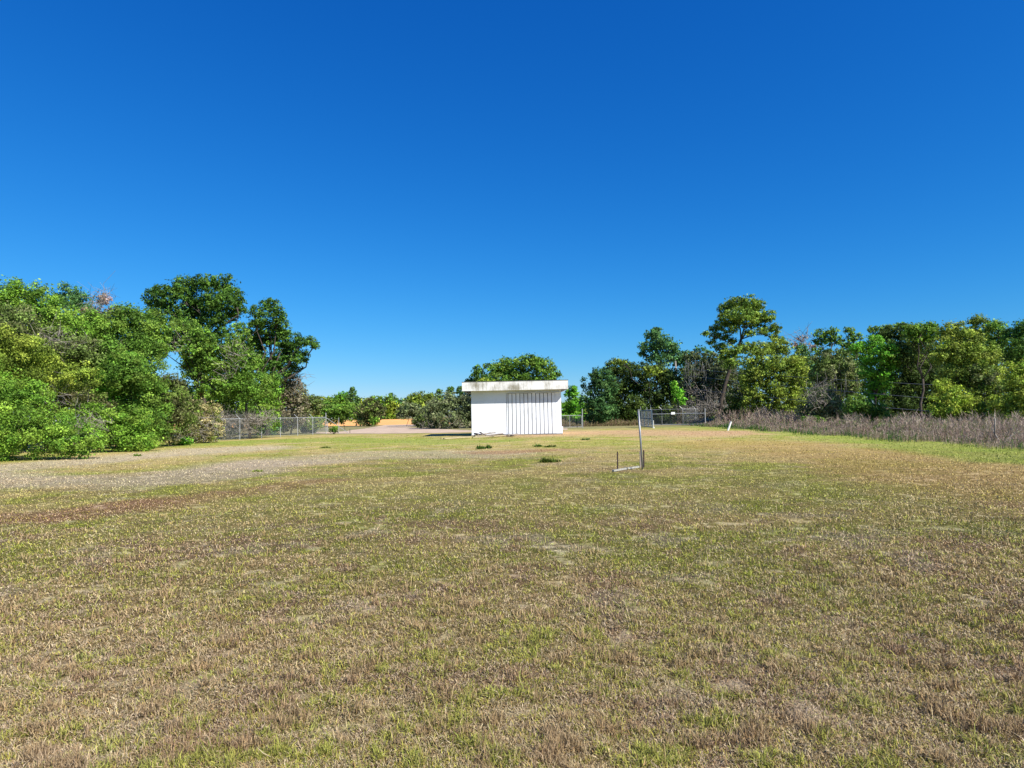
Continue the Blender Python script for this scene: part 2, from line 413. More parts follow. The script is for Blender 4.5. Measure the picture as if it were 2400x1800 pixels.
def wob(a, b, n=5, k=.08):
    a = np.array(a, float); b = np.array(b, float); L = np.linalg.norm(b - a)
    return [a + (b - a) * i / n + (rng.normal(0, k * L, 3) * (0 < i < n) * [1, 1, .4]) for i in range(n + 1)]
def sticks(mb, c, r, n, L, th):
    """tangled bare twigs spread through an ellipsoid"""
    for _ in range(int(n * .34)):
        d = rng.normal(size=3); d /= np.linalg.norm(d)
        p = np.array(c) + d * rng.random() ** .4 * np.array(r); v = rng.normal(size=3); v[2] = v[2] * .6 + .5; v /= np.linalg.norm(v)
        l = L * (.5 + rng.random())
        m1 = p + v * l * .5 + rng.normal(0, .14 * l, 3); e = p + v * l + rng.normal(0, .22 * l, 3)
        for q in (p, m1, e): q[2] = max(q[2], .03)
        mb.tube([p, m1, e], [th, th * .8, th * .4], 3, False)
        if rng.random() < .6:
            e2 = m1 + rng.normal(0, .35 * l, 3); e2[2] = max(e2[2], .03); mb.tube([m1, e2], [th * .7, th * .3], 3, False)

def plant(name, label, cat, Z, bl, pal, trunk=None, dens=1.0, lsz=1.0, group=None, bark=None, twigs=None, moss=None, extra=None, limb=.8, grow=1.10):
    """bl: photo-measured clumps (cx, cy, rx, ry) at depth Z, rebuilt as solids of real size at that distance"""
    blobs = []
    cx = sum(b[0] for b in bl) / len(bl)
    tp = trunk if trunk is not None else cx
    g = G(tp, 1100); base = np.array([P(tp, 1000, Z)[0], Z, 0.0]); base[2] = float(height(base[0], base[1]))
    pxm = Z / F; wtot = (max(b[0] + b[2] for b in bl) - min(b[0] - b[2] for b in bl)) * pxm
    for b in bl:
        dz = b[4] if len(b) > 4 else rng.normal(0, .10) * min(wtot, 8)
        Zb = Z + dz; c = P(b[0], b[1], Zb); rx = b[2] * Zb / F * grow; rz = b[3] * Zb / F * grow
        blobs.append((c, rx, max(.5, min(rx, rz * 1.3) * .85), rz, Zb))
    root = empty(name, base); tag(root, label, cat, group)
    link('crown', leaf_cloud(blobs, pal, dens, lsz, ground_z=base[2]), M_leaf, root)
    # trunk with limbs that run into each clump of the crown
    mb = MB(); H = max(b[0][2] for b in blobs) - base[2]; r0 = max(.04, .016 * H) * limb
    low = min(blobs, key=lambda b: b[0][2])
    mid = np.mean([b[0] for b in blobs], axis=0)
    fork = base + (mid - base) * .45; fork[2] = base[2] + max(.3, (mid[2] - base[2]) * .5)
    mb.tube(wob(base - [0, 0, .1], fork, 4, .04), [r0 * 1.35, r0 * 1.05, r0 * .95, r0 * .9, r0 * .82], 7)
    for (c, rx, ry, rz, Zb) in blobs:
        e = c + [0, 0, rz * .3]
        if e[2] < fork[2]: mb.tube(wob(base, e, 3, .06), [r0 * .5, r0 * .4, r0 * .3, r0 * .12], 5)
        else:
            pts = wob(fork, e, 4, .07); mb.tube(pts, [r0 * .62, r0 * .5, r0 * .38, r0 * .26, r0 * .1], 5)
            for _ in range(3):
                d = rng.normal(size=3); d /= np.linalg.norm(d); mb.tube([pts[3], pts[3] * .4 + .6 * (c + d * [rx * .5, ry * .5, rz * .5]), c + d * [rx * .85, ry * .85, rz * .85]], [r0 * .22, r0 * .15, r0 * .05], 4, False)
    mb.build('trunk', bark or M_bark, root, True)
    th = max(.008, Z / 683 * .20)
    if twigs:
        mb = MB()
        for (px, py, rx, ry, n, L) in twigs:
            c = P(px, py, Z - .35 * rx * pxm - .6); sticks(mb, c, (rx * pxm, rx * pxm * .6, ry * pxm), n, L, th)
        mb.build('dead_branches', M_twig, root)
    if moss:
        mb = MB()
        for (px, py, rx, ry, n) in moss:
            for _ in range(n):
                a = P(px + rng.uniform(-rx, rx), py + rng.uniform(-ry, ry), Z - rng.uniform(0, 2.0)); L = rng.uniform(.5, 1.6)
                sw = rng.normal(0, .10, 3)
                mb.tube([a, a + [sw[0], sw[1], -L * .5], a + [sw[2], 0, -L]], [th * .8, th * 1.5, th * .3], 4, False)
        mb.build('hanging_moss', M_moss, root)
    return root

LF = 'trees and thickets along the left side'
RT = 'trees along the right side'
FARG = 'far trees beyond the sand field'
# ---- left side, front to back
plant('vine_thicket', 'bright green vine covered bank at the left edge, nearest the camera', 'thicket', 33, [(-75,1000,120,92),(55,1012,110,78),(165,1034,75,42),(-40,915,95,70),(50,935,75,50),(-190,960,110,120)], 'bright', group=LF, twigs=[(190,1015,25,35,60,.7)])
plant('vine_thicket', 'low green vines with pale bare twigs, just right of the bright vine bank', 'thicket', 39, [(255,1030,65,38),(325,1030,55,34),(205,985,60,42),(300,985,60,40)], 'bright', group=LF, twigs=[(195,1015,35,40,160,.9),(240,1000,30,20,70,.8)])
plant('shrub', 'olive green shrub around a dark leafless hollow at far left', 'shrub', 40, [(70,870,95,55),(15,835,90,70),(110,900,70,30),(175,880,60,35),(-120,840,100,90)], 'olive', group=LF, twigs=[(150,930,60,30,120,1.0)])
plant('shrub', 'brown half dead shrub inside the left thicket', 'shrub', 42.5, [(165,925,75,60),(120,945,80,50),(215,960,50,45)], 'brown', dens=.45, group=LF)
plant('shrub', 'grey brown shrub tangled with dead vines below the left treetops', 'shrub', 43, [(120,800,90,45),(25,765,75,55),(190,825,60,40)], 'greyolive', group=LF, twigs=[(120,795,32,22,130,1.0),(170,820,40,26,90,.9),(20,790,24,40,60,.9)])
plant('broadleaf_tree', 'light green tree topping the left edge of the photo', 'tree', 46, [(75,700,62,42),(15,700,55,50),(115,745,75,50),(-60,720,80,80),(180,770,65,50),(0,780,90,60),(90,830,100,60),(-160,740,80,110)], 'bright', group=LF, trunk=60)
plant('broadleaf_tree', 'thin blue green treetop beside a bare pinkish top', 'tree', 50, [(160,690,38,28),(195,710,30,26),(165,740,50,40),(120,800,60,60)], 'blue', dens=.75, group=LF, trunk=160)
plant('bare_tree', 'bare pinkish brown treetop between two green crowns at left', 'tree', 49, [(238,705,20,20),(215,735,30,22),(275,735,25,18)], 'pink', dens=.35, group=LF, twigs=[(235,705,28,26,120,1.1),(215,740,35,25,80,1.0),(275,735,25,18,40,.9)], trunk=240)
plant('broadleaf_tree', 'rounded mid green tree left of the tallest oak', 'tree', 47, [(240,775,72,55),(300,745,50,35),(355,765,50,45),(290,820,85,50),(345,810,55,45),(230,850,70,50)], 'mid', group=LF, trunk=290, twigs=[(265,815,40,20,60,1.0)])
plant('shrub', 'broad deep green shrub under the rounded left tree', 'shrub', 44, [(280,900,80,60),(245,955,70,50),(335,940,60,60),(330,880,60,50),(350,1000,50,45),(300,870,70,50)], 'mid', group=LF)
plant('shrub', 'vivid green shrub in the middle of the left thicket', 'shrub', 43, [(255,905,45,50),(300,860,40,35),(320,1000,50,38)], 'vivid', group=LF)
plant('shrub', 'brownish green shrub right of the left thicket, behind the small bright bush', 'shrub', 47, [(395,930,50,55),(405,990,52,48),(360,1010,48,38),(430,960,40,40)], 'brown', group=LF, twigs=[(380,1030,40,20,60,.8)])
plant('bush', 'small bright green bush at the lawn edge beside the fence end', 'bush', 48, [(432,1036,24,14),(415,1041,15,8)], 'vivid', group=LF)
plant('bush', 'tan dried bush at the left end of the chain link fence', 'bush', 52, [(455,1005,48,38),(490,1015,35,28),(465,970,40,35),(500,985,25,40)], 'tan', dens=.8, group=LF, twigs=[(470,1005,50,35,260,1.0)])
plant('oak_tree', 'tallest dark green oak rising over the left thicket', 'tree', 64, [(362,700,28,28),(395,685,38,28),(352,735,22,18),(435,668,30,24),(478,665,36,24),(525,668,34,26),(450,700,38,30),(510,705,42,30),(548,700,28,26),(563,722,20,20),(420,735,34,26),(500,745,32,24),(440,770,34,26),(505,790,38,36),(395,720,22,20),(480,720,40,26),(370,745,24,18),(535,740,28,24),(455,740,40,24)], 'dark', trunk=478, group=LF, grow=1.1)
plant('oak_tree', 'dark spreading oak at the right end of the left trees, one limb reaching right', 'tree', 72, [(605,740,24,26),(632,715,26,18),(650,740,22,24),(595,770,24,24),(645,790,32,30),(662,770,20,28),(690,800,26,22),(722,800,20,14),(738,808,12,10),(700,835,24,22),(655,840,34,32),(612,850,36,26),(640,880,40,30),(690,862,18,16),(625,765,28,24),(610,800,26,26),(675,820,30,24),(585,800,20,30)], 'dark', trunk=625, group=LF, grow=1.1)
plant('broadleaf_tree', 'grey green tree with pale dead branches between the two oaks', 'tree', 58, [(400,795,42,28),(455,815,42,30),(510,840,46,36),(545,820,28,40),(380,815,20,30),(480,870,30,22),(430,770,40,26),(470,790,36,26),(500,905,40,34),(455,850,30,20)], 'mid', trunk=480, group=LF, twigs=[(450,810,40,22,70,1.2),(545,835,24,30,90,1.3),(525,880,24,20,70,1.1),(430,800,20,14,40,1.0)])
plant('broadleaf_tree', 'bright green slender tree in front of the right oak', 'tree', 61, [(560,790,26,36),(575,850,36,30),(590,905,46,42),(545,900,40,30)], 'mid', trunk=585, group=LF)
plant('shrub', 'dense green shrub behind the fence under the oaks', 'shrub', 66, [(420,930,46,36),(470,950,56,45),(530,950,50,50),(590,955,50,45),(635,930,32,45),(610,985,50,30),(500,985,60,30),(555,890,40,26)], 'bright', group=LF, twigs=[(500,910,40,20,50,1.0)])
plant('shrub', 'dark green shrub seen through the gap left of the tallest oak', 'shrub', 60, [(390,920,34,38),(420,905,22,18),(380,960,38,40)], 'dark', group=LF)
plant('shrub', 'grey brown rounded shrub where the left trees end', 'shrub', 74, [(682,920,34,46),(700,945,26,40),(665,945,30,45),(690,975,34,26),(675,893,22,22)], 'greybrown', group=LF, dens=.9, twigs=[(690,905,28,35,160,1.1)])
plant('bush', 'low yellow green bush at the foot of the grey brown shrub', 'bush', 78, [(700,985,30,18),(735,990,26,18),(665,995,28,18)], 'olive', group=LF)
plant('bush', 'blue green bush behind the fourth fence bay', 'bush', 73, [(640,1002,22,18),(615,1005,20,16)], 'blue', group=LF)
plant('bush', 'blue green bush behind the last fence bay before the gate', 'bush', 80, [(718,992,24,20),(725,1003,22,14)], 'blue', group=LF, twigs=[(735,1000,18,12,60,.8)])
plant('bush', 'small green bush behind the sagging gate', 'bush', 72, [(782,1006,12,9)], 'mid', group=LF)
plant('bush', 'yellow green bush growing through the vine choked fence bay', 'bush', 61.5, [(540,1015,20,12),(555,1008,12,12)], 'yellow', group=LF)
plant('vine_thicket', 'grey leafless vines choking the left end of the fence', 'thicket', 61.5, [(540,990,40,16),(600,985,36,14)], 'moss', dens=.45, group=LF, twigs=[(545,985,50,12,420,1.0),(600,985,45,14,380,1.0),(560,1005,60,22,320,1.1),(520,980,22,14,140,1.0)])

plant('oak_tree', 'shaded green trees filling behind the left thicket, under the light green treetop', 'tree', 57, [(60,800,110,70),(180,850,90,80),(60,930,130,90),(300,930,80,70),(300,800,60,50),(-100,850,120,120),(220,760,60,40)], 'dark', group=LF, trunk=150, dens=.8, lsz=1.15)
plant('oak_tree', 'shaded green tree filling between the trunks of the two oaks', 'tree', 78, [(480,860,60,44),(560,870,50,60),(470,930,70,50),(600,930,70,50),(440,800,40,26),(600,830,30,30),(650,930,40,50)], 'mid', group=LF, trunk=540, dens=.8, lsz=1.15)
# ---- middle distance, behind the yard
plant('tree_row', 'brown green trees right of the left oaks, left of the sand field', 'tree', 150, [(740,958,34,30),(716,965,30,30),(700,945,30,20),(765,965,22,26)], 'greyolive', group=FARG)
plant('oak_tree', 'round green tree shading the left part of the sand field', 'tree', 135, [(800,960,30,26),(790,975,34,18),(822,965,20,24),(775,955,22,20)], 'mid', trunk=808, group=FARG)
plant('oak_tree', 'dark brown leafy tree standing before the sand field', 'tree', 130, [(868,955,28,24),(850,970,20,22),(885,965,20,20),(862,988,20,12),(845,990,12,10),(868,975,26,20)], 'brown', trunk=858, group=FARG)
plant('bush', 'small light green bush under the dark brown tree', 'bush', 128, [(878,986,12,11)], 'bright', group=FARG)
far = [('yellow green', 745,940,30,12,'yellow'),('bright green',785,938,26,14,'bright'),('vivid green',805,930,18,14,'vivid'),('dull olive',850,945,26,14,'olive'),
       ('light green',880,938,22,12,'bright'),('deep green',915,935,16,14,'mid'),('bluish green',945,942,20,10,'blue'),('dark green',970,940,22,10,'dark'),('pale lime',925,960,22,20,'yellow'),('grass green',900,965,20,20,'bright')]
nm = ['at the left end of the far row','second in the far row','with the pointed top in the far row','in the middle of the far row','right of the middle of the far row','just left of the low gap in the far row','over the low gap in the far row','at the right end of the far row','low in the far row, behind the sand','behind the dark brown tree']
for (c, x, y, rx, ry, pal), q in zip(far, nm):
    plant('broadleaf_tree', '%s tree %s' % (c, q), 'tree', 262, [(x,y,rx,ry),(x+rx*.4,y+8,rx*.9,ry),(x-rx*.5,y+10,rx*.9,ry),(x,y+26,rx*1.1,ry*1.3)], pal, group=FARG)
plant('pine_tree', 'pine standing above the far row, over the dark brown tree', 'tree', 240, [(826,922,11,8),(818,932,12,8),(836,934,10,8),(828,948,20,12),(826,912,6,6)], 'blue', trunk=828, group=FARG)
plant('broadleaf_tree', 'grey leafed small tree left of the big grey green bushes', 'tree', 118, [(955,960,24,20),(975,965,22,20),(985,985,20,14),(942,972,14,12)], 'grey', trunk=952, group=FARG)
plant('broadleaf_tree', 'yellow tinted tree above the grey leafed small tree', 'tree', 125, [(985,935,30,18),(1010,940,26,20),(965,940,18,14),(1000,960,40,22)], 'olive', group=FARG)
plant('pine_tree', 'dark pine top left of the shed roof, nearer the roof', 'tree', 150, [(1056,912,9,8),(1054,925,13,9),(1056,945,16,12)], 'dark', group=FARG)
plant('pine_tree', 'smaller dark pine top left of the shed roof', 'tree', 155, [(1030,917,8,8),(1030,930,12,9),(1030,948,14,12)], 'dark', group=FARG)
plant('pine_tree', 'dark treetop touching the left end of the shed roof', 'tree', 120, [(1080,915,12,12),(1078,940,16,16)], 'dark', group=FARG)
plant('shrub', 'large grey green bush directly left of the shed', 'shrub', 90, [(1085,945,32,34),(1045,950,36,34),(1100,975,30,34),(1060,980,44,30),(1018,970,28,36),(1110,940,30,40)], 'grey', group=FARG, twigs=[(1050,995,50,14,90,1.0)])
plant('shrub', 'grey green bush with bare stems at its foot, further left of the shed', 'shrub', 96, [(1000,975,24,24),(985,990,18,14),(1012,992,22,14)], 'greyolive', group=FARG, twigs=[(1005,1000,28,12,90,1.0)])
plant('oak_tree', 'broad green tree rising behind the shed roof', 'tree', 92, [(1150,872,28,24),(1180,862,28,28),(1228,846,30,20),(1205,865,34,26),(1250,848,24,20),(1275,858,26,22),(1296,880,22,24),(1300,905,18,18),(1240,885,60,30),(1170,900,50,26),(1320,900,6,8)], 'mid', trunk=1230, group='trees behind the shed')
plant('oak_tree', 'dark narrow tree at the left of the crown behind the shed', 'tree', 90, [(1118,868,10,16),(1112,890,14,16),(1130,895,22,18),(1100,893,10,5)], 'dark', trunk=1122, group='trees behind the shed')
plant('broadleaf_tree', 'yellow green tree low behind the left of the shed roof', 'tree', 87, [(1140,900,26,14),(1165,905,20,10)], 'yellow', group='trees behind the shed')
plant('broadleaf_tree', 'bright green trees between the shed and the right wood', 'tree', 108, [(1338,925,18,22),(1352,945,20,26),(1325,965,20,28),(1350,985,26,22),(1345,910,7,8)], 'vivid', group='trees behind the shed')
plant('shrub', 'low dark shrub behind the gate right of the shed', 'shrub', 98, [(1340,992,26,12),(1320,985,16,14)], 'darkolive', group='trees behind the shed')

# ---- right side
plant('oak_tree', 'blue green tree at the left end of the right wood', 'tree', 88, [(1410,878,28,20),(1392,900,30,26),(1425,905,26,30),(1385,940,28,26),(1415,955,40,34),(1395,980,38,22)], [(.045,.11,.03), (.035,.08,.022), (.08,.15,.04)], trunk=1405, group=RT)  # greens darkened so the leaf colour carries the shade on this tree
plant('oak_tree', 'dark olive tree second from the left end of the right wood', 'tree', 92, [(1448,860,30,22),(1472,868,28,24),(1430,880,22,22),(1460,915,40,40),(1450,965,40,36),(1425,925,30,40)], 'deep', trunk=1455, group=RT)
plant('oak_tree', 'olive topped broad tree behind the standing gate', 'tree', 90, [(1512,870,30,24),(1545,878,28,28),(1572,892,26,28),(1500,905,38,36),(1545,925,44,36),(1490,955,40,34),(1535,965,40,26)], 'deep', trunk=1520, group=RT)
plant('oak_tree', 'yellow green leafy crown lit at the top of the dark trees', 'tree', 89, [(1525,868,22,12),(1560,875,20,16),(1450,850,20,10)], 'olive', trunk=1530, group=RT)
plant('oak_tree', 'tall blue green tree with pointed crown behind the utility pole', 'tree', 112, [(1530,785,20,16),(1550,800,30,22),(1520,812,26,16),(1575,818,26,22),(1590,840,26,22),(1550,835,40,26),(1505,828,12,10),(1540,772,12,8)], 'blue', trunk=1560, group=RT)
plant('bush', 'vivid green bush at the foot of the utility pole', 'bush', 86, [(1590,925,16,20),(1598,940,10,12),(1580,905,10,12)], 'vivid', group=RT)
plant('oak_tree', 'grey mossy tree right of the utility pole', 'tree', 98, [(1620,838,22,16),(1648,850,26,24),(1625,880,26,30),(1610,920,24,30),(1655,900,34,36)], 'moss', trunk=1655, group=RT, bark=M_greybark, moss=[(1640,870,40,30,140)], twigs=[(1630,920,40,35,90,1.4)])
plant('oak_tree', 'dark moss hung tree behind the tall leaning tree', 'tree', 96, [(1680,845,26,22),(1700,870,30,36),(1675,900,34,40),(1705,930,34,34),(1660,950,40,30)], 'moss', trunk=1690, group=RT, bark=M_greybark, moss=[(1690,890,45,40,160)], twigs=[(1660,930,45,30,220,1.5),(1640,960,40,18,160,1.3)])
plant('broadleaf_tree', 'small pale green treetop left of the tall leaning tree', 'tree', 104, [(1640,818,16,9),(1610,830,14,10),(1660,828,14,8)], 'blue', dens=.7, group=RT)
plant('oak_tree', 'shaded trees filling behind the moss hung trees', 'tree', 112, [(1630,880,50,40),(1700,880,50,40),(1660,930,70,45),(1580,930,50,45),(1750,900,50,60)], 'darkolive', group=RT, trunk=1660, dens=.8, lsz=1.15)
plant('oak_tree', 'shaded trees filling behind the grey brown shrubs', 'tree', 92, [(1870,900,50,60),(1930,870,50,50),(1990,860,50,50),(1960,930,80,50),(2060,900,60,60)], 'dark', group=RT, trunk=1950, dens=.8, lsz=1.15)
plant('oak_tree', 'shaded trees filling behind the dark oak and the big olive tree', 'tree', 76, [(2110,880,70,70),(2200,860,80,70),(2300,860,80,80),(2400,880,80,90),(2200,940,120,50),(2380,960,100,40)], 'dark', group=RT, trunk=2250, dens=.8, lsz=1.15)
for (x0, q) in ((1330, 'between the shed and the right wood'), (1480, 'under the left end of the right wood'), (1640, 'behind the moss hung trees'), (1800, 'behind the rounded olive tree'), (1960, 'behind the grey brown shrubs'), (2130, 'behind the dark hollow'), (2320, 'behind the big olive tree')):
    plant('shrub', 'low dark shrubs far back %s' % q, 'shrub', 128, [(x0-60,972,50,22),(x0,968,55,26),(x0+60,965,50,24),(x0+110,968,40,22)], 'darkolive', group='low shrubs far behind the right wood', dens=.8, lsz=1.2)
# tall leaning tree, with its own trunk
def tall_tree():
    Z = 86
    bl = [(1715,712,20,14),(1752,706,22,15),(1735,735,34,15),(1772,728,20,17),(1705,742,22,14),(1692,758,17,13),(1790,752,15,14),(1677,785,16,9),(1655,782,10,6),(1700,790,14,9),(1760,762,20,9),(1800,775,15,12),(1812,790,12,9),(1745,722,30,14),(1718,800,10,8),(1690,812,20,11),(1668,800,12,8),(1828,798,13,10),(1705,832,22,12),(1775,742,22,16),(1722,752,20,12),(1782,775,14,9),(1815,812,16,12),(1815,768,16,13),(1802,742,15,14),(1698,725,16,13),(1778,712,16,11),(1735,705,22,10),(1752,745,26,16),(1680,770,18,10),(1725,825,20,14),(1712,850,18,14),(1745,815,20,14),(1712,772,20,11),(1755,782,16,9),(1722,755,22,10)]
    rt = empty('oak_tree', np.array([P(1690,1000,Z)[0], Z, 0])); tag(rt, 'tallest tree on the right, leaning with an open crown on a bare trunk', 'tree', RT)
    blobs = []
    for b in bl:
        Zb = Z + rng.normal(0, 1.0); c = P(b[0], b[1], Zb); rx = b[2] * 1.22 * Zb / F; rz = b[3] * 1.25 * Zb / F; blobs.append((c, rx, rx * .8, rz, Zb))
    link('crown', leaf_cloud(blobs, [(.11,.175,.022), (.085,.145,.02), (.16,.22,.03)], .85, .95), M_leaf, rt)
    mb = MB(); q = lambda x, y, dz=0: P(x, y, Z + dz)
    t = [q(1686,985), q(1690,940), q(1700,900), q(1712,860), q(1728,822), q(1737,795)]; t[0][2] = -.1
    mb.tube(t, [.28,.25,.23,.21,.19,.16], 8)
    for pts, r in (([t[5], q(1742,775), q(1750,748), q(1757,715)], .13), ([t[5], q(1735,770), q(1722,745), q(1712,715)], .12), ([t[5], q(1752,778,1), q(1775,762,1), q(1790,750,1)], .11),
                   ([t[4], q(1712,805), q(1692,795,-1), q(1660,784,-1)], .11), ([t[5], q(1765,785,1), q(1790,785,1), q(1812,790,1)], .09), ([q(1735,770), q(1715,762), q(1695,758)], .07), ([q(1742,775), q(1760,760), q(1772,730)], .07), ([q(1750,748), q(1738,735), q(1735,715)], .06)):
        mb.tube(pts, [r * (1 - .8 * i / (len(pts) - 1)) for i in range(len(pts))], 5)
    for _ in range(40):
        b = random.choice(blobs); d = rng.normal(size=3); d /= np.linalg.norm(d); mb.tube([b[0] - d * [b[1]*.6, b[2]*.6, b[3]*.6], b[0] + d * [b[1], b[2], b[3]]], [.04, .02], 4, False)
    mb.build('trunk', M_bark, rt, True)
tall_tree()
plant('oak_tree', 'large rounded olive green tree right of the tall leaning tree', 'tree', 76, [(1780,820,34,22),(1825,812,34,22),(1860,845,30,30),(1790,855,44,34),(1835,865,50,36),(1870,900,32,36),(1765,890,40,34),(1810,915,50,36),(1850,945,38,30),(1770,940,34,28),(1830,965,30,18)], 'olive', trunk=1815, group=RT)
plant('shrub', 'dark shady shrub at the foot of the large olive green tree', 'shrub', 79, [(1740,935,36,32),(1725,965,32,18),(1790,972,40,16)], 'darkolive', group=RT, twigs=[(1760,930,40,24,120,1.2)])
plant('broadleaf_tree', 'blue green tree tucked right of the rounded olive tree', 'tree', 84, [(1880,835,22,26),(1895,865,22,34),(1880,815,12,12)], 'blue', group=RT)
plant('bare_tree', 'nearly bare pinkish tree against the sky on the right', 'tree', 92, [(1878,795,16,10),(1900,810,20,10),(1865,808,10,8)], 'pink', dens=.3, group=RT, twigs=[(1880,798,26,18,130,1.4),(1905,815,26,14,80,1.3)])
plant('pine_tree', 'open topped green tree right of the bare pinkish tree', 'tree', 84, [(1925,782,22,12),(1950,778,18,12),(1938,800,34,12),(1960,795,16,12),(1925,825,26,14)], 'mid', dens=.8, trunk=1945, group=RT)
plant('pine_tree', 'narrow feathery green treetop with forked tip', 'tree', 82, [(1988,775,15,11),(2005,790,20,12),(1992,805,28,14),(2015,812,18,14)], 'mid', dens=.8, trunk=1998, group=RT)
plant('shrub', 'grey brown leafed tree between the two green ones on the right', 'tree', 68, [(1925,860,34,34),(1965,850,38,36),(1990,880,34,40),(1940,900,40,34),(1975,915,40,30)], 'greyolive', group=RT, dens=.95, moss=[(1960,890,50,40,50)])
plant('shrub', 'pale grey twiggy shrub above the weeds on the right', 'shrub', 62, [(1925,935,38,32),(1905,960,40,26),(1950,965,36,26)], 'grey', group=RT, dens=.8, twigs=[(1920,930,36,34,260,1.2)])
plant('broadleaf_tree', 'bright green tree on the right, in front of the forked treetop', 'tree', 60, [(2045,805,26,20),(2072,825,34,28),(2025,825,30,18),(2050,860,42,32),(2090,850,26,22),(2065,890,34,26),(2050,920,28,22),(2010,815,20,12)], 'vivid', trunk=2055, group=RT)
plant('shrub', 'green sloping shrub in front of the dark hollow on the right', 'shrub', 52, [(2010,950,34,28),(2045,965,38,26),(2075,985,34,20),(2015,985,40,22)], 'mid', group=RT)
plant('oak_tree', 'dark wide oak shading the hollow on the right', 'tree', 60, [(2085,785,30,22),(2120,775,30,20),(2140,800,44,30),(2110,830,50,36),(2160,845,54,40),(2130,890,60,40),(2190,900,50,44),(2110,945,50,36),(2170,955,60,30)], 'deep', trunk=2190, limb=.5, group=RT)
plant('broadleaf_tree', 'yellow green lit crown above the dark wide oak', 'tree', 57, [(2140,772,26,16),(2170,768,30,16),(2190,785,34,20),(2155,790,40,18)], 'bright', group=RT)
plant('pine_tree', 'pair of feathery blue green tops between bright tree and dark oak', 'tree', 74, [(2050,772,18,10),(2078,770,20,12),(2065,790,30,14),(2110,762,12,8)], 'mid', dens=.75, group=RT)
plant('oak_tree', 'big yellow olive tree near the right edge of the photo', 'tree', 48, [(2235,775,40,26),(2265,805,50,36),(2225,825,50,36),(2300,845,48,40),(2260,880,60,40),(2320,900,50,44),(2350,950,44,40),(2290,940,50,34)], 'olive', trunk=2280, group=RT)
plant('bush', 'bright yellow green bush under the big olive tree at right', 'bush', 45, [(2230,930,44,30),(2215,960,44,24),(2265,960,50,24),(2210,905,26,18),(2305,975,40,20)], 'yellow', group=RT)
plant('shrub', 'grey shaded shrub in the middle of the big olive tree', 'shrub', 46.5, [(2300,880,36,26),(2320,905,36,22)], 'greyolive', group=RT, dens=.8)
plant('oak_tree', 'tall rounded treetop behind the big yellow olive tree', 'tree', 66, [(2290,752,24,18),(2295,778,30,22),(2270,790,24,18)], 'olive', group=RT, trunk=2290)
plant('broadleaf_tree', 'pale green treetop second from the right edge', 'tree', 64, [(2335,768,28,20),(2350,795,34,26),(2330,815,34,28)], 'bright', group=RT, dens=.95)
plant('oak_tree', 'dark green tree cut by the right edge of the photo', 'tree', 60, [(2375,785,24,18),(2400,765,24,20),(2390,815,40,34),(2430,800,40,50),(2380,850,34,30)], 'dark', group=RT)
plant('shrub', 'yellow green foliage filling the right edge below the dark tree', 'shrub', 42, [(2380,870,30,26),(2395,920,44,50),(2370,960,44,38),(2430,960,60,50),(2500,920,80,90),(2440,880,50,50)], 'yellow', group=RT)
plant('bush', 'low olive bush beside the right end of the gate', 'bush', 82, [(1672,985,14,8),(1700,984,20,10),(1730,988,20,9),(1752,992,14,7),(1690,990,26,6)], 'yellow', group=RT)
plant('bush', 'rounded brown leafless bush behind the gate', 'bush', 88, [(1615,965,26,16),(1600,978,30,14),(1635,978,22,14)], 'greybrown', dens=.7, group=RT, twigs=[(1615,958,32,16,220,1.2)])
plant('bush', 'small green bush seen through the gate behind its left end', 'bush', 92, [(1542,980,10,16),(1568,985,20,9)], 'yellow', group=RT)
plant('bush', 'tangle of pale grey dead branches right of the gate', 'bush', 88, [(1670,970,20,8),(1650,960,24,10)], 'greybrown', dens=.3, group=RT, twigs=[(1670,960,40,18,300,1.6)])

for (x, y, w_, Z, q) in ((1905,985,26,60,'left of the pale grey twiggy shrub foot'),(1990,996,30,50,'under the bright green tree'),(2090,1000,36,44,'in front of the dark hollow'),(2195,1012,26,38,'below the left end of the big olive tree'),(2300,1016,34,35,'below the middle of the big olive tree')):
    plant('bush', 'low green bush in the weeds %s' % q, 'bush', Z, [(x,y,w_,12),(x+w_*.6,y+4,w_*.6,9),(x-w_*.6,y+3,w_*.6,10)], 'mid', group='low green bushes in the dry weeds')
# small dark weeds standing in the mown yard
def weed(px, py, w_, label, pal='dark', n=9, hh=.10):
    c = G(px, py); Z = c[1]; r = w_ * Z / F / 2
    root = empty('weed', (c[0], c[1], float(height(c[0], c[1])))); tag(root, label, 'weed', 'green weeds in the lawn')
    Vs = []; Cs = []; pc = np.array(PAL[pal]) * 1.1; nl = int(n * 26)
    k = rng.integers(0, n, nl); cx = c[0] + r * rng.normal(0, .5, n); cy = c[1] + rng.normal(0, r * .35, n)
    b = np.stack([cx[k] + rng.normal(0, .05, nl), cy[k] + rng.normal(0, .05, nl), np.zeros(nl)], 1)
    az = rng.random(nl) * 6.283; tl = rng.random(nl) * 1.3; L = hh * (.5 + rng.random(nl)) * (.6 + .8 * rng.random(n))[k]
    d = np.stack([np.sin(tl) * np.cos(az), np.sin(tl) * np.sin(az), np.cos(tl)], 1); sd = np.stack([-np.sin(az), np.cos(az), np.zeros(nl)], 1) * max(.012, Z / 683 * .5)
    V = np.stack([b, b + d * (L * .55)[:, None] - sd, b + d * L[:, None], b + d * (L * .55)[:, None] + sd], 1).reshape(-1, 3)
    C = np.repeat(pc[rng.integers(0, 3, nl)] * (.6 + .8 * rng.random(nl))[:, None], 4, 0)
    link('leaves', npmesh('leaves', V, np.arange(4 * nl), np.full(nl, 4), C), M_leaf, root)
weed(1126,1052,36,'dark weed clump in front of the shed, left of the others', n=10, hh=.13)
weed(1262,1047,22,'flat green weed patch in front of the shed door', 'mid', 8, .09)
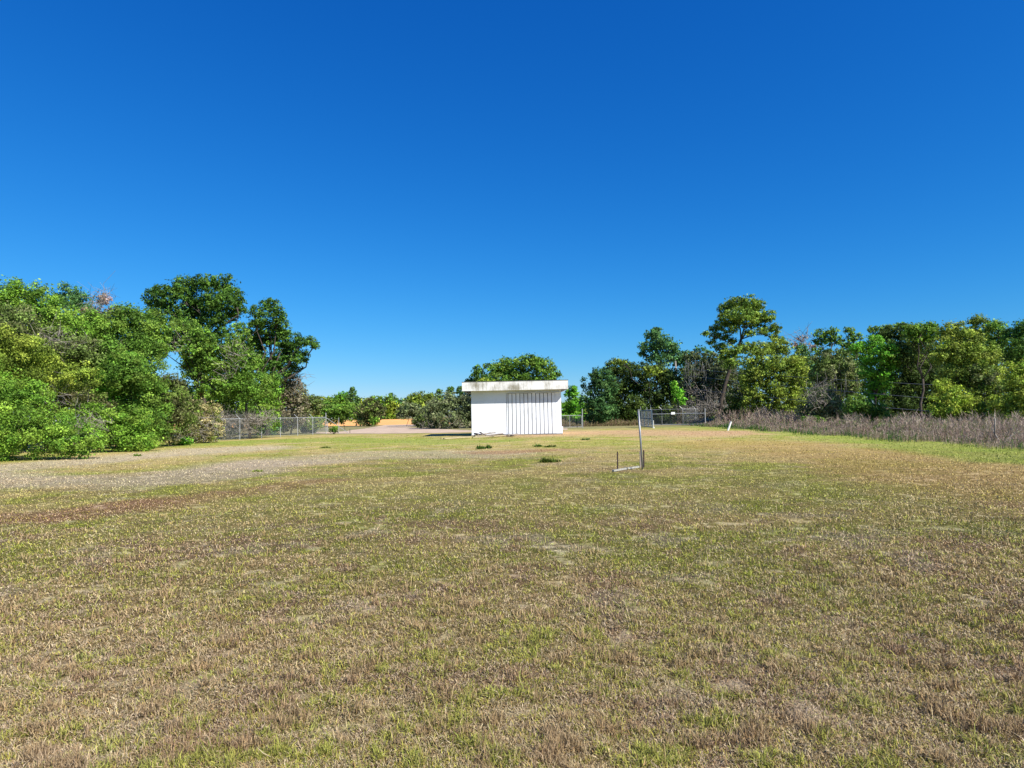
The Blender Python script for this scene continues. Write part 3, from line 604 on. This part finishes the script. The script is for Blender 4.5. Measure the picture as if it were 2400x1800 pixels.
weed(1286,1048,22,'dull weed patch just right of the flat green one by the shed door', 'darkolive', 7, .08)
weed(1285,1084,48,'largest dark weed clump, nearest the camera', 'darkolive', 13, .12)
weed(1377,1031,18,'small green weed patch right of the shed', n=6, hh=.12)
weed(762,1050,24,'faint dark weed patch near the left fence', 'darkolive', 7, .06)
weed(600,1106,22,'pale green weed tuft on the grey dead grass', 'olive', 5, .06)
weed(322,1069,16,'green tuft by the left thicket', 'bright', 5, .08)

# dry weeds along the right edge and other rough growth (uncountable)
def edge_x(y): return 18.6 + .045 * (y - 27)
def weeds_stuff(name, label, n, fn, pals, hmin, hmax, th):
    p = np.array([fn() for _ in range(n)])
    Vs = []; Cs = []
    pc = np.array(pals); H = rng.uniform(hmin, hmax, n) * (.30 + .62 * sm(p[:, 0] - edge_x(p[:, 1]), .0, 4.5) * (1 + .7 * sm(p[:, 1], 55, 75)) if name == 'dry_weeds' else 1) * (.25 + 1.35 * sm(fbm(p[:, 0] / 1.6, p[:, 1] / 1.6, 5), .25, .75))
    base = pc[rng.integers(0, len(pc), n)] * (.7 + .6 * rng.random(n))[:, None]
    # stem (thin upright strip) and side wisps
    for k in range(9):
        t0 = 0 if k == 0 else rng.uniform(.25, .95, n)
        Z = np.hypot(p[:, 0], p[:, 1]); wd = np.maximum(th, Z / 683 * .42)
        if k == 0:
            a = np.stack([p[:, 0], p[:, 1], np.zeros(n)], 1); b = a + np.stack([rng.normal(0, .1, n) * H, rng.normal(0, .1, n) * H, H], 1); top0 = b; a0 = a
        else:
            a = a0 + (top0 - a0) * t0[:, None]; L = H * rng.uniform(.12, .34, n)
            az = rng.random(n) * 6.283; b = a + np.stack([np.cos(az) * L * .55, np.sin(az) * L * .55, L * rng.uniform(.3, 1, n)], 1)
        ang = rng.random(n) * 3.14; s = np.stack([np.cos(ang), np.sin(ang), np.zeros(n)], 1) * (wd * (.9 if k else .6))[:, None] * .5
        Vs.append(np.stack([a - s, a + s, b + s * .4, b - s * .4], 1).reshape(-1, 3)); Cs.append(np.repeat(base * (.8 + .4 * rng.random(n))[:, None], 4, 0))
    V = np.concatenate(Vs); m = len(V) // 4
    o = link(name, npmesh(name, V, np.arange(4 * m), np.full(m, 4), np.concatenate(Cs)), M_leaf)
    tag(o, label, name.replace('_', ' '), kind='stuff')
def f_right():
    y = 24 + 62 * rng.random() ** 1.1; return (edge_x(y) + .5 * math.sin(y * .7) + .4 * math.sin(y * 2.1) + abs(rng.normal(0, 4.2)) - .5 * rng.random() ** 2, y)
weeds_stuff('dry_weeds', 'tall brown and purplish dry weeds along the right edge of the lawn', 21000, f_right, [(.40,.30,.235),(.29,.215,.175),(.50,.40,.30),(.31,.23,.17),(.40,.33,.24),(.14,.19,.05)], .26, .92, .007)
def f_rg():
    y = 24 + 60 * rng.random(); return (edge_x(y) - .5 + .4 * math.sin(y * .7) + rng.normal(0, .35) + 1.2 * (math.sin(y * 1.3) > .2), y)
weeds_stuff('low_ground_cover', 'low dark green growth where the dry weeds meet the lawn', 1800, f_rg, [(.05,.14,.03),(.09,.18,.03),(.04,.10,.02)], .10, .30, .02)
def f_far():
    t = rng.random(); x = -23 + 46 * t; return (x, 79 + rng.normal(0, 2) + 3 * math.sin(x * .4) - 2 * (x > 8))
weeds_stuff('rough_grass', 'dry rough grass beyond the back of the yard', 2600, lambda: (rng.uniform(6, 17), 84 + abs(rng.normal(0, 2.5))), [(.30,.22,.13),(.24,.17,.10),(.2,.2,.07)], .2, .6, .02)

# dead poles lying in the weeds, right
mb = MB()
def stick_thing(a, b, r, label, name='dead_branch', m=M_twig):
    mb = MB(); mid = (np.array(a) + np.array(b)) / 2 + [0, 0, .04]; mb.tube([a, mid, b], [r, r * .9, r * .6], 6); e = np.array(b) + (np.array(b) - np.array(a)) * .12 + [.1, .2, .15]; mb.tube([mid, e], [r * .6, r * .3], 5)
    o = mb.build(name, m, None, True); return tag(o, label, 'branch', 'pale dead branches in the right weeds')
stick_thing(P(2230,1035,33.5), P(2275,1022,33.8), .035, 'pale fallen branch lying low in the dry weeds, left of the others')
stick_thing(P(2345,1040,29.5), P(2328,1012,30), .04, 'pale dead branch slanting left in the weeds near the right edge')
stick_thing(P(2350,1040,29.3), P(2392,1008,30), .04, 'pale dead branch slanting right in the weeds near the right edge')
stick_thing(P(2331,1020,29.8), P(2333,980,29.8), .03, 'thin upright dead stem in the weeds at right')

# ------------------------------------------------------------------ shed
def paint_mat(name, base, stain, vert, amt, lo=.5, hi=.62):
    m = bpy.data.materials.new(name); m.use_nodes = True; t = m.node_tree; b = t.nodes['Principled BSDF']; b.inputs['Roughness'].default_value = .7; b.inputs['Specular IOR Level'].default_value = .2
    tc = t.nodes.new('ShaderNodeTexCoord'); mp = t.nodes.new('ShaderNodeMapping'); mp.inputs['Scale'].default_value = (1, 1, vert)
    t.links.new(tc.outputs['Object'], mp.inputs[0])
    n1 = t.nodes.new('ShaderNodeTexNoise'); n1.inputs['Scale'].default_value = 9; n1.inputs['Detail'].default_value = 8; n1.inputs['Roughness'].default_value = .75
    n2 = t.nodes.new('ShaderNodeTexNoise'); n2.inputs['Scale'].default_value = .9; n2.inputs['Detail'].default_value = 4
    t.links.new(mp.outputs[0], n1.inputs['Vector']); t.links.new(tc.outputs['Object'], n2.inputs['Vector'])
    ad = t.nodes.new('ShaderNodeMath'); ad.operation = 'MULTIPLY_ADD'; ad.inputs[1].default_value = .6; t.links.new(n2.outputs['Fac'], ad.inputs[0])
    m2 = t.nodes.new('ShaderNodeMath'); m2.operation = 'MULTIPLY'; m2.inputs[1].default_value = .5; t.links.new(n1.outputs['Fac'], m2.inputs[0]); t.links.new(m2.outputs[0], ad.inputs[2])
    mr = t.nodes.new('ShaderNodeMapRange'); mr.inputs[1].default_value = lo; mr.inputs[2].default_value = hi; mr.inputs[4].default_value = amt; t.links.new(ad.outputs[0], mr.inputs[0])
    mx = t.nodes.new('ShaderNodeMix'); mx.data_type = 'RGBA'; mx.inputs[6].default_value = (*base, 1); mx.inputs[7].default_value = (*stain, 1)
    t.links.new(mr.outputs[0], mx.inputs[0]); t.links.new(mx.outputs[2], b.inputs['Base Color'])
    return m
M_wall = paint_mat('white_painted_block', (.77,.80,.84), (.62,.62,.60), .4, .35)
M_fascia = paint_mat('weathered_white_fascia', (.70,.69,.66), (.17,.15,.09), .16, .85, .53, .69)
M_door = paint_mat('worn_white_boards', (.75,.78,.82), (.50,.52,.54), .25, .6, .53, .66)
M_tar = mat('roof_tar', .9, color=(.10,.10,.095), noise=(3, .7, 1.3))
M_gap = mat('dark_gap', .9, color=(.05,.055,.065))

SZ = 55.0
S = F / SZ
xl, xr = P(1105.8, 1018, SZ)[0], P(1317, 1018, SZ)[0]
zt = P(1211, 913, SZ)[2]                      # underside of the roof at the wall
D = 5.6                                       # depth of the building
dl, dr = P(1186.5, 950, SZ)[0], P(1302, 950, SZ)[0]   # door left / right
dtop = P(1240, 921, SZ)[2]
sh = empty('shed', ((xl + xr) / 2, SZ, 0)); tag(sh, 'white flat roofed shed with a tall board door in the middle of the yard', 'shed')
t = .2
mb = MB()
# front wall in pieces round the door opening, then sides and back
mb.box(((xl + dl) / 2, SZ + t / 2, zt / 2 - .05), (dl - xl, t, zt + .1))
mb.box(((dr + xr) / 2, SZ + t / 2, zt / 2 - .05), (xr - dr, t, zt + .1))
mb.box(((dl + dr) / 2, SZ + t / 2, (dtop + zt) / 2), (dr - dl, t, zt - dtop))
mb.box((xl + t / 2, SZ + t + (D - t) / 2, zt / 2 - .05), (t, D - t, zt + .1)); mb.box((xr - t / 2, SZ + t + (D - t) / 2, zt / 2 - .05), (t, D - t, zt + .1))
mb.box(((xl + xr) / 2, SZ + D + t / 2, zt / 2 - .05), (xr - xl, t, zt + .1))
mb.build('wall', M_wall, sh)
ov = .74
fl, fr = P(1082.8, 905, SZ - ov)[0], P(1331.6, 905, SZ - ov)[0]
fb, ft = P(1207, 914.2, SZ - ov)[2], P(1207, 893.3, SZ - ov)[2]
mb = MB(); yy0, yy1 = SZ - ov, SZ + D + ov; ftk = .04
# roof: slab, four fascia boards standing proud below it, and a thin tar lip
mb.box(((fl + fr) / 2, (yy0 + yy1) / 2, zt + .09 + .004), (fr - fl - 2 * ftk - .01, yy1 - yy0 - 2 * ftk - .01, .18)); mb.build('roof', M_tar, sh)
mb = MB()
mb.box(((fl + fr) / 2, yy0 + ftk / 2, (fb + ft) / 2), (fr - fl, ftk, ft - fb))
mb.box(((fl + fr) / 2, yy1 - ftk / 2, (fb + ft) / 2), (fr - fl, ftk, ft - fb))
mb.box((fl + ftk / 2, (yy0 + yy1) / 2, (fb + ft) / 2), (ftk, yy1 - yy0 - 2 * ftk, ft - fb))
mb.box((fr - ftk / 2, (yy0 + yy1) / 2, (fb + ft) / 2), (ftk, yy1 - yy0 - 2 * ftk, ft - fb))
fa = mb.build('fascia', M_fascia, sh); fa['label'] = 'white fascia board streaked with grey and brown mildew'
mb = MB(); mb.box(((fl + fr) / 2, (yy0 + yy1) / 2, ft + .016), (fr - fl + .05, yy1 - yy0 + .05, .03)); mb.build('roof_edge', M_tar, sh)
# door of upright boards with open joints
mb = MB(); bw = (dr - dl) / 12.45; x = dl + .012
first = .45 * bw
edges = [first] + [bw] * 12
for i, wv in enumerate(edges):
    g = .048
    hh = dtop - .05 - .02 * random.random(); off = rng.normal(0, .006)
    mb.box((x + wv / 2, SZ + .03 + off, .06 + hh / 2), (wv - g, .035, hh - .06)); x += wv
dd = mb.build('door', M_door, sh); dd['label'] = 'tall door of white upright boards with dark gaps'
mb = MB(); mb.box(((dl + dr) / 2, SZ + .09, dtop / 2), (dr - dl - .02, .02, dtop - .03))  # dark sheet added behind the boards, standing in for shade in the gaps
bk = mb.build('gap_shade_sheet', M_gap, dd); bk.location = (0, 0, 0)
mb = MB(); mb.box(((dl + xr) / 2 , SZ - .05, dtop + .03), (dr - dl + .25, .06, .05)); mb.build('door_track', M_wall, sh)
mb = MB(); mb.box((xr + .02, SZ + .3, .25), (.10, .5, .5)); mb.box((xr + .05, SZ + .2, .5), (.12, .2, .25)); mb.build('corner_block', M_wall, sh)
mb = MB(); mb.box(((xl + xr) / 2, SZ - .12, .03), (xr - xl + .1, .24, .10)); 
mb.build('sill', mat('concrete', .9, color=(.22,.19,.15), noise=(5, .7, 1.2)), sh)

# scattered boards at the foot of the shed
M_wood = mat('grey_board', .85, color=(.30,.25,.20), noise=(4, .6, 1.25)); M_wood2 = mat('yellowed_board', .85, color=(.42,.35,.19), noise=(4, .7, 1.2)); M_wood3 = mat('dark_board', .9, color=(.07,.055,.045), noise=(4, .6, 1.3))
def board(x0, y0, x1, y1, Za, Zb, wd, th, m, label):
    a = P(x0, y0, Za); b = P(x1, y1, Zb); a[2] = max(a[2], .09); b[2] = max(b[2], .09)
    d = b - a; L = np.linalg.norm(d); d /= L; s = np.cross(d, [0, 0, 1.]); s /= np.linalg.norm(s); u = np.cross(s, d)
    mb = MB(); mb.box((0, 0, 0), (L, wd * 1.2, th * 1.8), (d, s, u)); o = mb.build('board', m); o.location = (a + b) / 2
    tag(o, label, 'board', 'loose boards in front of the shed'); return o
BD = [(1113,1016,1134,1021,53.7,52.6,.16,.05,M_wood3,'dark warped board sloping down right at the left end of the heap'),
 (1119,1019,1160,1014,53.0,54.2,.16,.04,M_wood,'weathered board propped highest across the left heap'),
 (1146,1025,1186,1022,51.2,52.6,.20,.04,M_wood,'wide pinkish grey board in front of the door edge'),
 (1112,1024,1135,1022,51.4,52.0,.18,.05,M_wood2,'short tan board left of the middle of the heap'),
 (1192,1024,1212,1017.5,51.4,54.2,.12,.05,M_wood,'thin grey board leaning on the door boards'),
 (1125,1013,1137,1021,53.6,53.2,.12,.03,M_wood3,'dark board tip slanting down left, highest of the left heap'),
 (1129,1021,1149,1014,53.3,53.8,.14,.03,M_wood,'grey board slanting up right against the shed wall'),
 (1111,1019.5,1147,1021,53.9,53.9,.12,.03,M_wood3,'dark board lying along the foot of the left wall'),
 (1137,1022,1178,1016,53.0,54.2,.15,.03,M_wood,'long grey brown board rising towards the door edge'),
 (1148,1021,1176,1018,53.4,54.3,.10,.03,M_wood3,'dark board under the long grey brown board'),
 (1108,1029,1146,1027,49.2,49.9,.14,.035,M_wood2,'yellowed board lying nearest the camera at left'),
 (1118,1025,1158,1026,51,51,.16,.03,M_wood,'pinkish grey board in the middle of the heap'),
 (1155,1026.5,1194,1020.5,50.5,53.5,.16,.035,M_wood2,'yellow board pointing to the door corner'),
 (1178,1018,1203,1026,53.8,51,.10,.03,M_wood3,'dark board crossing in front of the door'),
 (1185,1022.5,1216,1022.5,52.5,52.8,.14,.03,M_wood,'grey board flat before the door'),
 (1200,1019.5,1232,1019.5,53.9,54.0,.12,.03,M_wood,'pale board against the foot of the door boards'),
 (1222,1023,1249,1023.5,52.3,52.1,.12,.03,M_wood2,'short tan board furthest right'),
 (1040,1029.5,1103,1025.5,47.9,50.2,.14,.04,M_wood2,'long yellow green board in the grass left of the shed'),
 (1060,1026,1100,1024,49.8,50.8,.16,.03,M_wood,'grey board left of the shed behind the long yellow one'),
 (1034,1028,1062,1026.5,48.6,49.3,.10,.03,M_wood2,'leftmost board, half hidden in the grass')]
for b in BD: board(*b)

# ------------------------------------------------------------------ fences
def mesh_wire(mb, a, b, z0, z1, sp=.10, r=.0032):
    a = np.array(a, float); b = np.array(b, float); L = np.linalg.norm(b - a); d = (b - a) / L; H = z1 - z0
    r = max(r, .002)
    for sgn in (1, -1):
        k = -H
        while k < L + H:
            # line x = k + sgn*(z - z0)
            pts = []
            s0, s1 = (k, k + sgn * H)
            t0, t1 = 0., 1.
            ds = s1 - s0
            ta, tb = (0 - s0) / ds, (L - s0) / ds
            if ta > tb: ta, tb = tb, ta
            t0, t1 = max(t0, ta), min(t1, tb)
            if t1 > t0 + .01:
                p = a + d * (s0 + ds * t0) + [0, 0, z0 + H * t0]; q = a + d * (s0 + ds * t1) + [0, 0, z0 + H * t1]
                mb.tube([p, q], r, 3, False)
            k += sp
def fence(name, label, posts, h, arms, tall=None, group=None, armdir=None, netting=True, strands=True, rail_z=None):
    root = empty(name, posts[0]); tag(root, label, 'fence', group)
    for i, p in enumerate(posts):
        p = np.array(p, float); mb = MB(); hh = h + (.0 if not tall or i not in tall else tall[i])
        mb.tube([p - [0, 0, .1], p + [0, 0, hh]], .029 if not tall or i not in tall else .040, 8); mb.tube([p + [0, 0, hh], p + [0, 0, hh + .04]], [.042, .012], 8)
        mb.build('post', M_galv, root)
        if i in arms:
            ad = armdir if armdir is not None else np.array([-1, -.1, 0]); ad = ad / np.linalg.norm(ad)
            mb = MB(); mb.tube([p + [0, 0, h - .02], p + ad * .35 + [0, 0, h + .32]], .022, 6); mb.build('barbed_wire_arm', M_galv, root)
    mb = MB()
    for a, b in zip(posts[:-1], posts[1:]): mb.tube([np.array(a) + [0, 0, h - .03], np.array(b) + [0, 0, h - .03]], .026, 7)
    mb.build('top_rail', M_galv, root)
    if netting:
        mb = MB()
        for a, b in zip(posts[:-1], posts[1:]): mesh_wire(mb, np.array(a) + [0, -.04, 0], np.array(b) + [0, -.04, 0], .05, h - .03)
        mb.build('chain_link', M_wire, root)
    if strands and len(arms) > 1:
        mb = MB(); ad = (armdir if armdir is not None else np.array([-1, -.1, 0])); ad = ad / np.linalg.norm(ad)
        for q in (.35, .68, 1.0):
            ps = [np.array(posts[i]) + ad * .35 * q + [0, 0, h + .34 * q] for i in arms]
            mb.tube(ps, .006, 3, False)
        mb.build('barbed_wire', M_wire, root)
    return root
def gp(px, Z): p = P(px, 1000, Z); return np.array([p[0], Z, 0.0])
LP = [gp(502, 55.6), gp(562, 59), gp(613, 62), gp(657, 65), gp(697.5, 68), gp(733, 71), gp(764, 74)]
fence('chain_link_fence', 'grey chain link fence with slanted barbed wire arms left of the sand field', LP, 1.83, [0, 1, 2, 3, 4, 5], tall={6: .42}, armdir=np.array([-1, .15, 0]))
# sagging open gate beyond the end post
g0 = LP[-1]
gr = empty('swing_gate', g0); tag(gr, 'sagging open pipe gate hanging from the tall end post of the left fence', 'gate')
mb = MB(); a = g0 + [.08, 0, 1.72]; e = gp(815, 73); mb.tube([a, a * .5 + (e + [0, 0, .12]) * .5, e + [0, 0, .12]], .026, 6); mb.build('brace', M_galv, gr)
mb = MB(); p = gp(794, 75); mb.tube([p, p + [0, 0, 1.75]], .03, 7); mb.build('post', M_galv, gr)
mb = MB(); p = gp(820, 75); mb.tube([p, p + [0, 0, .45]], .03, 7); mb.build('post', M_rust, gr)
mb = MB(); p = gp(808, 92); mb.tube([p, p + [0, 0, .7]], .03, 7); mb.build('post', M_rust, gr)
# pipe gate lying open behind the last bay
ps = empty('pipe_gate', gp(750, 84)); tag(ps, 'dark rails of a pipe gate behind the last fence bay', 'gate')
for z in (.25, .75, 1.2):
    mb = MB(); mb.tube([gp(738, 86) + [0, 0, z], gp(768, 84) + [0, 0, z]], .035, 6); mb.build('rail', M_rust if z != .25 else M_galv, ps)
for x in (738, 768):
    mb = MB(); q = gp(x, 86 if x == 738 else 84); mb.tube([q, q + [0, 0, 1.3]], .04, 6); mb.build('post', M_galv, ps)
# gate section right of the shed
def gate_leaf(name, label, a, b, z0, z1, nv, m=M_galv, r=.028, net=True, ang=True):
    root = empty(name, a); tag(root, label, 'gate')
    for z, nme in ((z1, 'top_rail'), (z0, 'bottom_rail')):
        mb = MB(); mb.tube([np.array(a) + [0, 0, z], np.array(b) + [0, 0, z]], r, 7); mb.build(nme, m, root)
    for k in range(nv + 1):
        p = np.array(a) + (np.array(b) - np.array(a)) * k / nv; mb = MB(); mb.tube([p + [0, 0, z0], p + [0, 0, z1]], r * .85, 6); mb.build('upright', m, root)
    if net:
        mb = MB(); mesh_wire(mb, np.array(a) + [0, .03, 0], np.array(b) + [0, .03, 0], z0, z1); mb.build('chain_link', M_wire, root)
    return root
gl = gate_leaf('chain_link_gate', 'chain link gate leaf between the shed and the right wood', gp(1308, 77), gp(1363, 77), .12, 1.43, 2)
mb = MB(); q = gp(1365.5, 76.5); tp = P(1363, 958, 76.5); mb.tube([q, [q[0], q[1], tp[2]]], .045, 8)
o = mb.build('gate_post', M_galv); tag(o, 'tall bare gate post right of the shed', 'post')
b0, b1 = gp(1529, 79), gp(1653, 76)
gl = gate_leaf('sliding_gate', 'long low chain link gate with a blank white sign on its top rail', b0, b1, .16, 1.38, 1, r=.035)
mb = MB(); sp = P(1577, 967.5, 77.7); mb.box((sp[0], 77.6, 1.44), (.43, .012, .27)); sg = mb.build('sign', M_white, gl); sg['label'] = 'blank white sign'
mb = MB(); q = gp(1653.5, 75.6); mb.tube([q - [0, 0, .1], q + [0, 0, 1.9]], .05, 8)
o = mb.build('gate_post', M_galv); tag(o, 'tall gate post at the right end of the long gate', 'post')
fx = [gp(1500, 88), gp(1525, 87), gp(1552, 86), gp(1601, 84), gp(1631, 86), gp(1642, 88)]
fence('chain_link_fence', 'chain link fence with barbed wire arms behind the long gate', fx, 1.95, [2, 3, 4, 5], armdir=np.array([-.8, .1, 0]), tall=None)
# short return panel painted blue grey seen nearly edge on
ra, rb = gp(1503, 76), gp(1528.5, 69)
rg = gate_leaf('gate_leaf', 'blue grey gate leaf folded open at the left end of the long gate', ra, rb, .1, 1.78, 3, m=M_bluegrey, r=.045)
mb = MB(); mid = lambda z: [ra + [0, 0, z], rb + [0, 0, z]]; mb.tube(mid(.95), .045, 6); mb.build('middle_rail', M_bluegrey, rg)
for f_, hh in ((0, .45), (.6, .35), (.95, .38)):
    p = ra + (rb - ra) * f_; mb = MB(); mb.tube([p + [0, 0, 1.7], p + [-.03, 0, 1.8 + hh]], .025, 6); mb.build('barbed_wire_arm', M_galv, rg)
mb = MB(); p = rb + [.1, -.2, 0]; mb.tube([p, p + [0, 0, .8]], .03, 6); mb.tube([p + [.0, 0, 0], p + [0, 0, .09]], .09, 8); o = mb.build('gate_stop', M_white); tag(o, 'short pale gate stop with a white foot beside the folded gate leaf', 'post')

# white leaning marker post
a = G(1705.5, 1009); b = P(1713.5, 988.5, a[1]); mb = MB(); mb.tube([a - [0, 0, .05], b], .075, 10); mb.tube([b, b + (b - a) * .03], [.085, .085], 10)
o = mb.build('marker_post', M_white, None); tag(o, 'short leaning white marker post on the grass right of the gate', 'post')

# utility pole and wires
up = empty('utility_pole', gp(1597, 101)); tag(up, 'thin wooden utility pole in front of the right wood', 'pole')
pt = P(1583, 846, 101); pb = gp(1592, 101); mb = MB(); mb.tube([pb, pt], [.17, .12], 8); mb.build('pole', M_greybark, up, True)
for (x, y) in ((1600, 912), (1605, 925)):
    mb = MB(); mb.tube([P(1584, 870, 101), P(x, y + 40, 99)], .02, 4); mb.build('guy_wire', M_wire, up)
for i, (p0, p1) in enumerate((((1583,863,101),(1705,868,86)), ((1584,878,101),(1700,886,86)), ((1588,908,101),(1690,915,86)))):
    a = P(*p0); b = P(*p1); b2 = a + (b - a) * 6.0
    pts = [a + (b2 - a) * k / 20 + np.array([0, 0, -1.2 * math.sin(math.pi * k / 20) * .4]) for k in range(21)]
    mb = MB(); mb.tube(pts, .022, 4, False); o = mb.build('power_line', M_wire); tag(o, '%s overhead wire running right from the utility pole' % ('top', 'middle', 'lowest')[i], 'wire', 'overhead wires')

# ------------------------------------------------------------------ poles in the lawn
a = G(1506, 1101); Zp = a[1]; b = P(1496.5, 961.5, Zp)
mb = MB(); ax = (b - a); mb.tube([a - ax * .03, b], .027, 14); mb.tube([b, b + ax * .012], .031, 14)
po = mb.build('metal_pole', M_pole, None, True); tag(po, 'tall grey metal pole standing in the lawn, leaning slightly left', 'pole')
def stake(px, pb_, ptx, pty, w_, label, m=M_rust):
    a = G(px, pb_); b = P(ptx, pty, a[1]); h = b - a; L = np.linalg.norm(h)
    mb = MB(); u = h / L; s = np.array([1., 0, 0]); s = s - u * np.dot(s, u); s /= np.linalg.norm(s); v = np.cross(u, s)
    # T-section stake: flange and web, with studs
    mb.box(a + h * .5 - u * .03, (w_, .006, L + .06), (s, v, u)); mb.box(a + h * .5 - u * .03 + v * .02, (.006, .034, L + .06), (s, v, u))
    for k in range(8): mb.box(a + h * (k + .5) / 8 - v * .006, (.012, .012, .014), (s, v, u))
    o = mb.build('fence_stake', m); return tag(o, label, 'stake')
stake(1447.5, 1101, 1447, 1058.5, .036, 'dark rusty stake left of the tall metal pole')
stake(1509, 1096.5, 1508.5, 1055, .038, 'dark rusty stake right behind the tall metal pole')
# flat grey post standing behind the pole
a = G(1504, 1098); h = P(1504, 1058, a[1])[2]
mb = MB(); mb.box((a[0] + .01, a[1] + .15, h / 2), (.07, .03, h)); o = mb.build('short_post', M_wood); tag(o, 'short weathered grey post between the metal pole and the right stake', 'post')
# two weathered timbers end to end on the ground
def timber(x0, y0, x1, y1, label):
    a = G(x0, y0); b = G(x1, y1); a[2] = b[2] = .04; d = b - a; L = np.linalg.norm(d); d /= L; s = np.cross(d, [0, 0, 1.]); mb = MB(); mb.box((0, 0, 0), (L, .065, .045), (d, s, (0, 0, 1)))
    mb.box(d * L * .42 + np.array([0, 0, .035]), (.02, .02, .02), (d, s, (0, 0, 1)))
    o = mb.build('timber', mat('silver_wood', .85, color=(.36,.35,.30), noise=(9, .65, 1.2), bump=.4)); o.location = (a + b) / 2; o.location.z += float(height(a[0], a[1])); return tag(o, label, 'timber')
timber(1437, 1106, 1467, 1101, 'pale weathered timber on the ground by the left stake')
timber(1469, 1101, 1497, 1097, 'pale weathered timber on the ground reaching the metal pole')
print('leaves', NTRI[0])
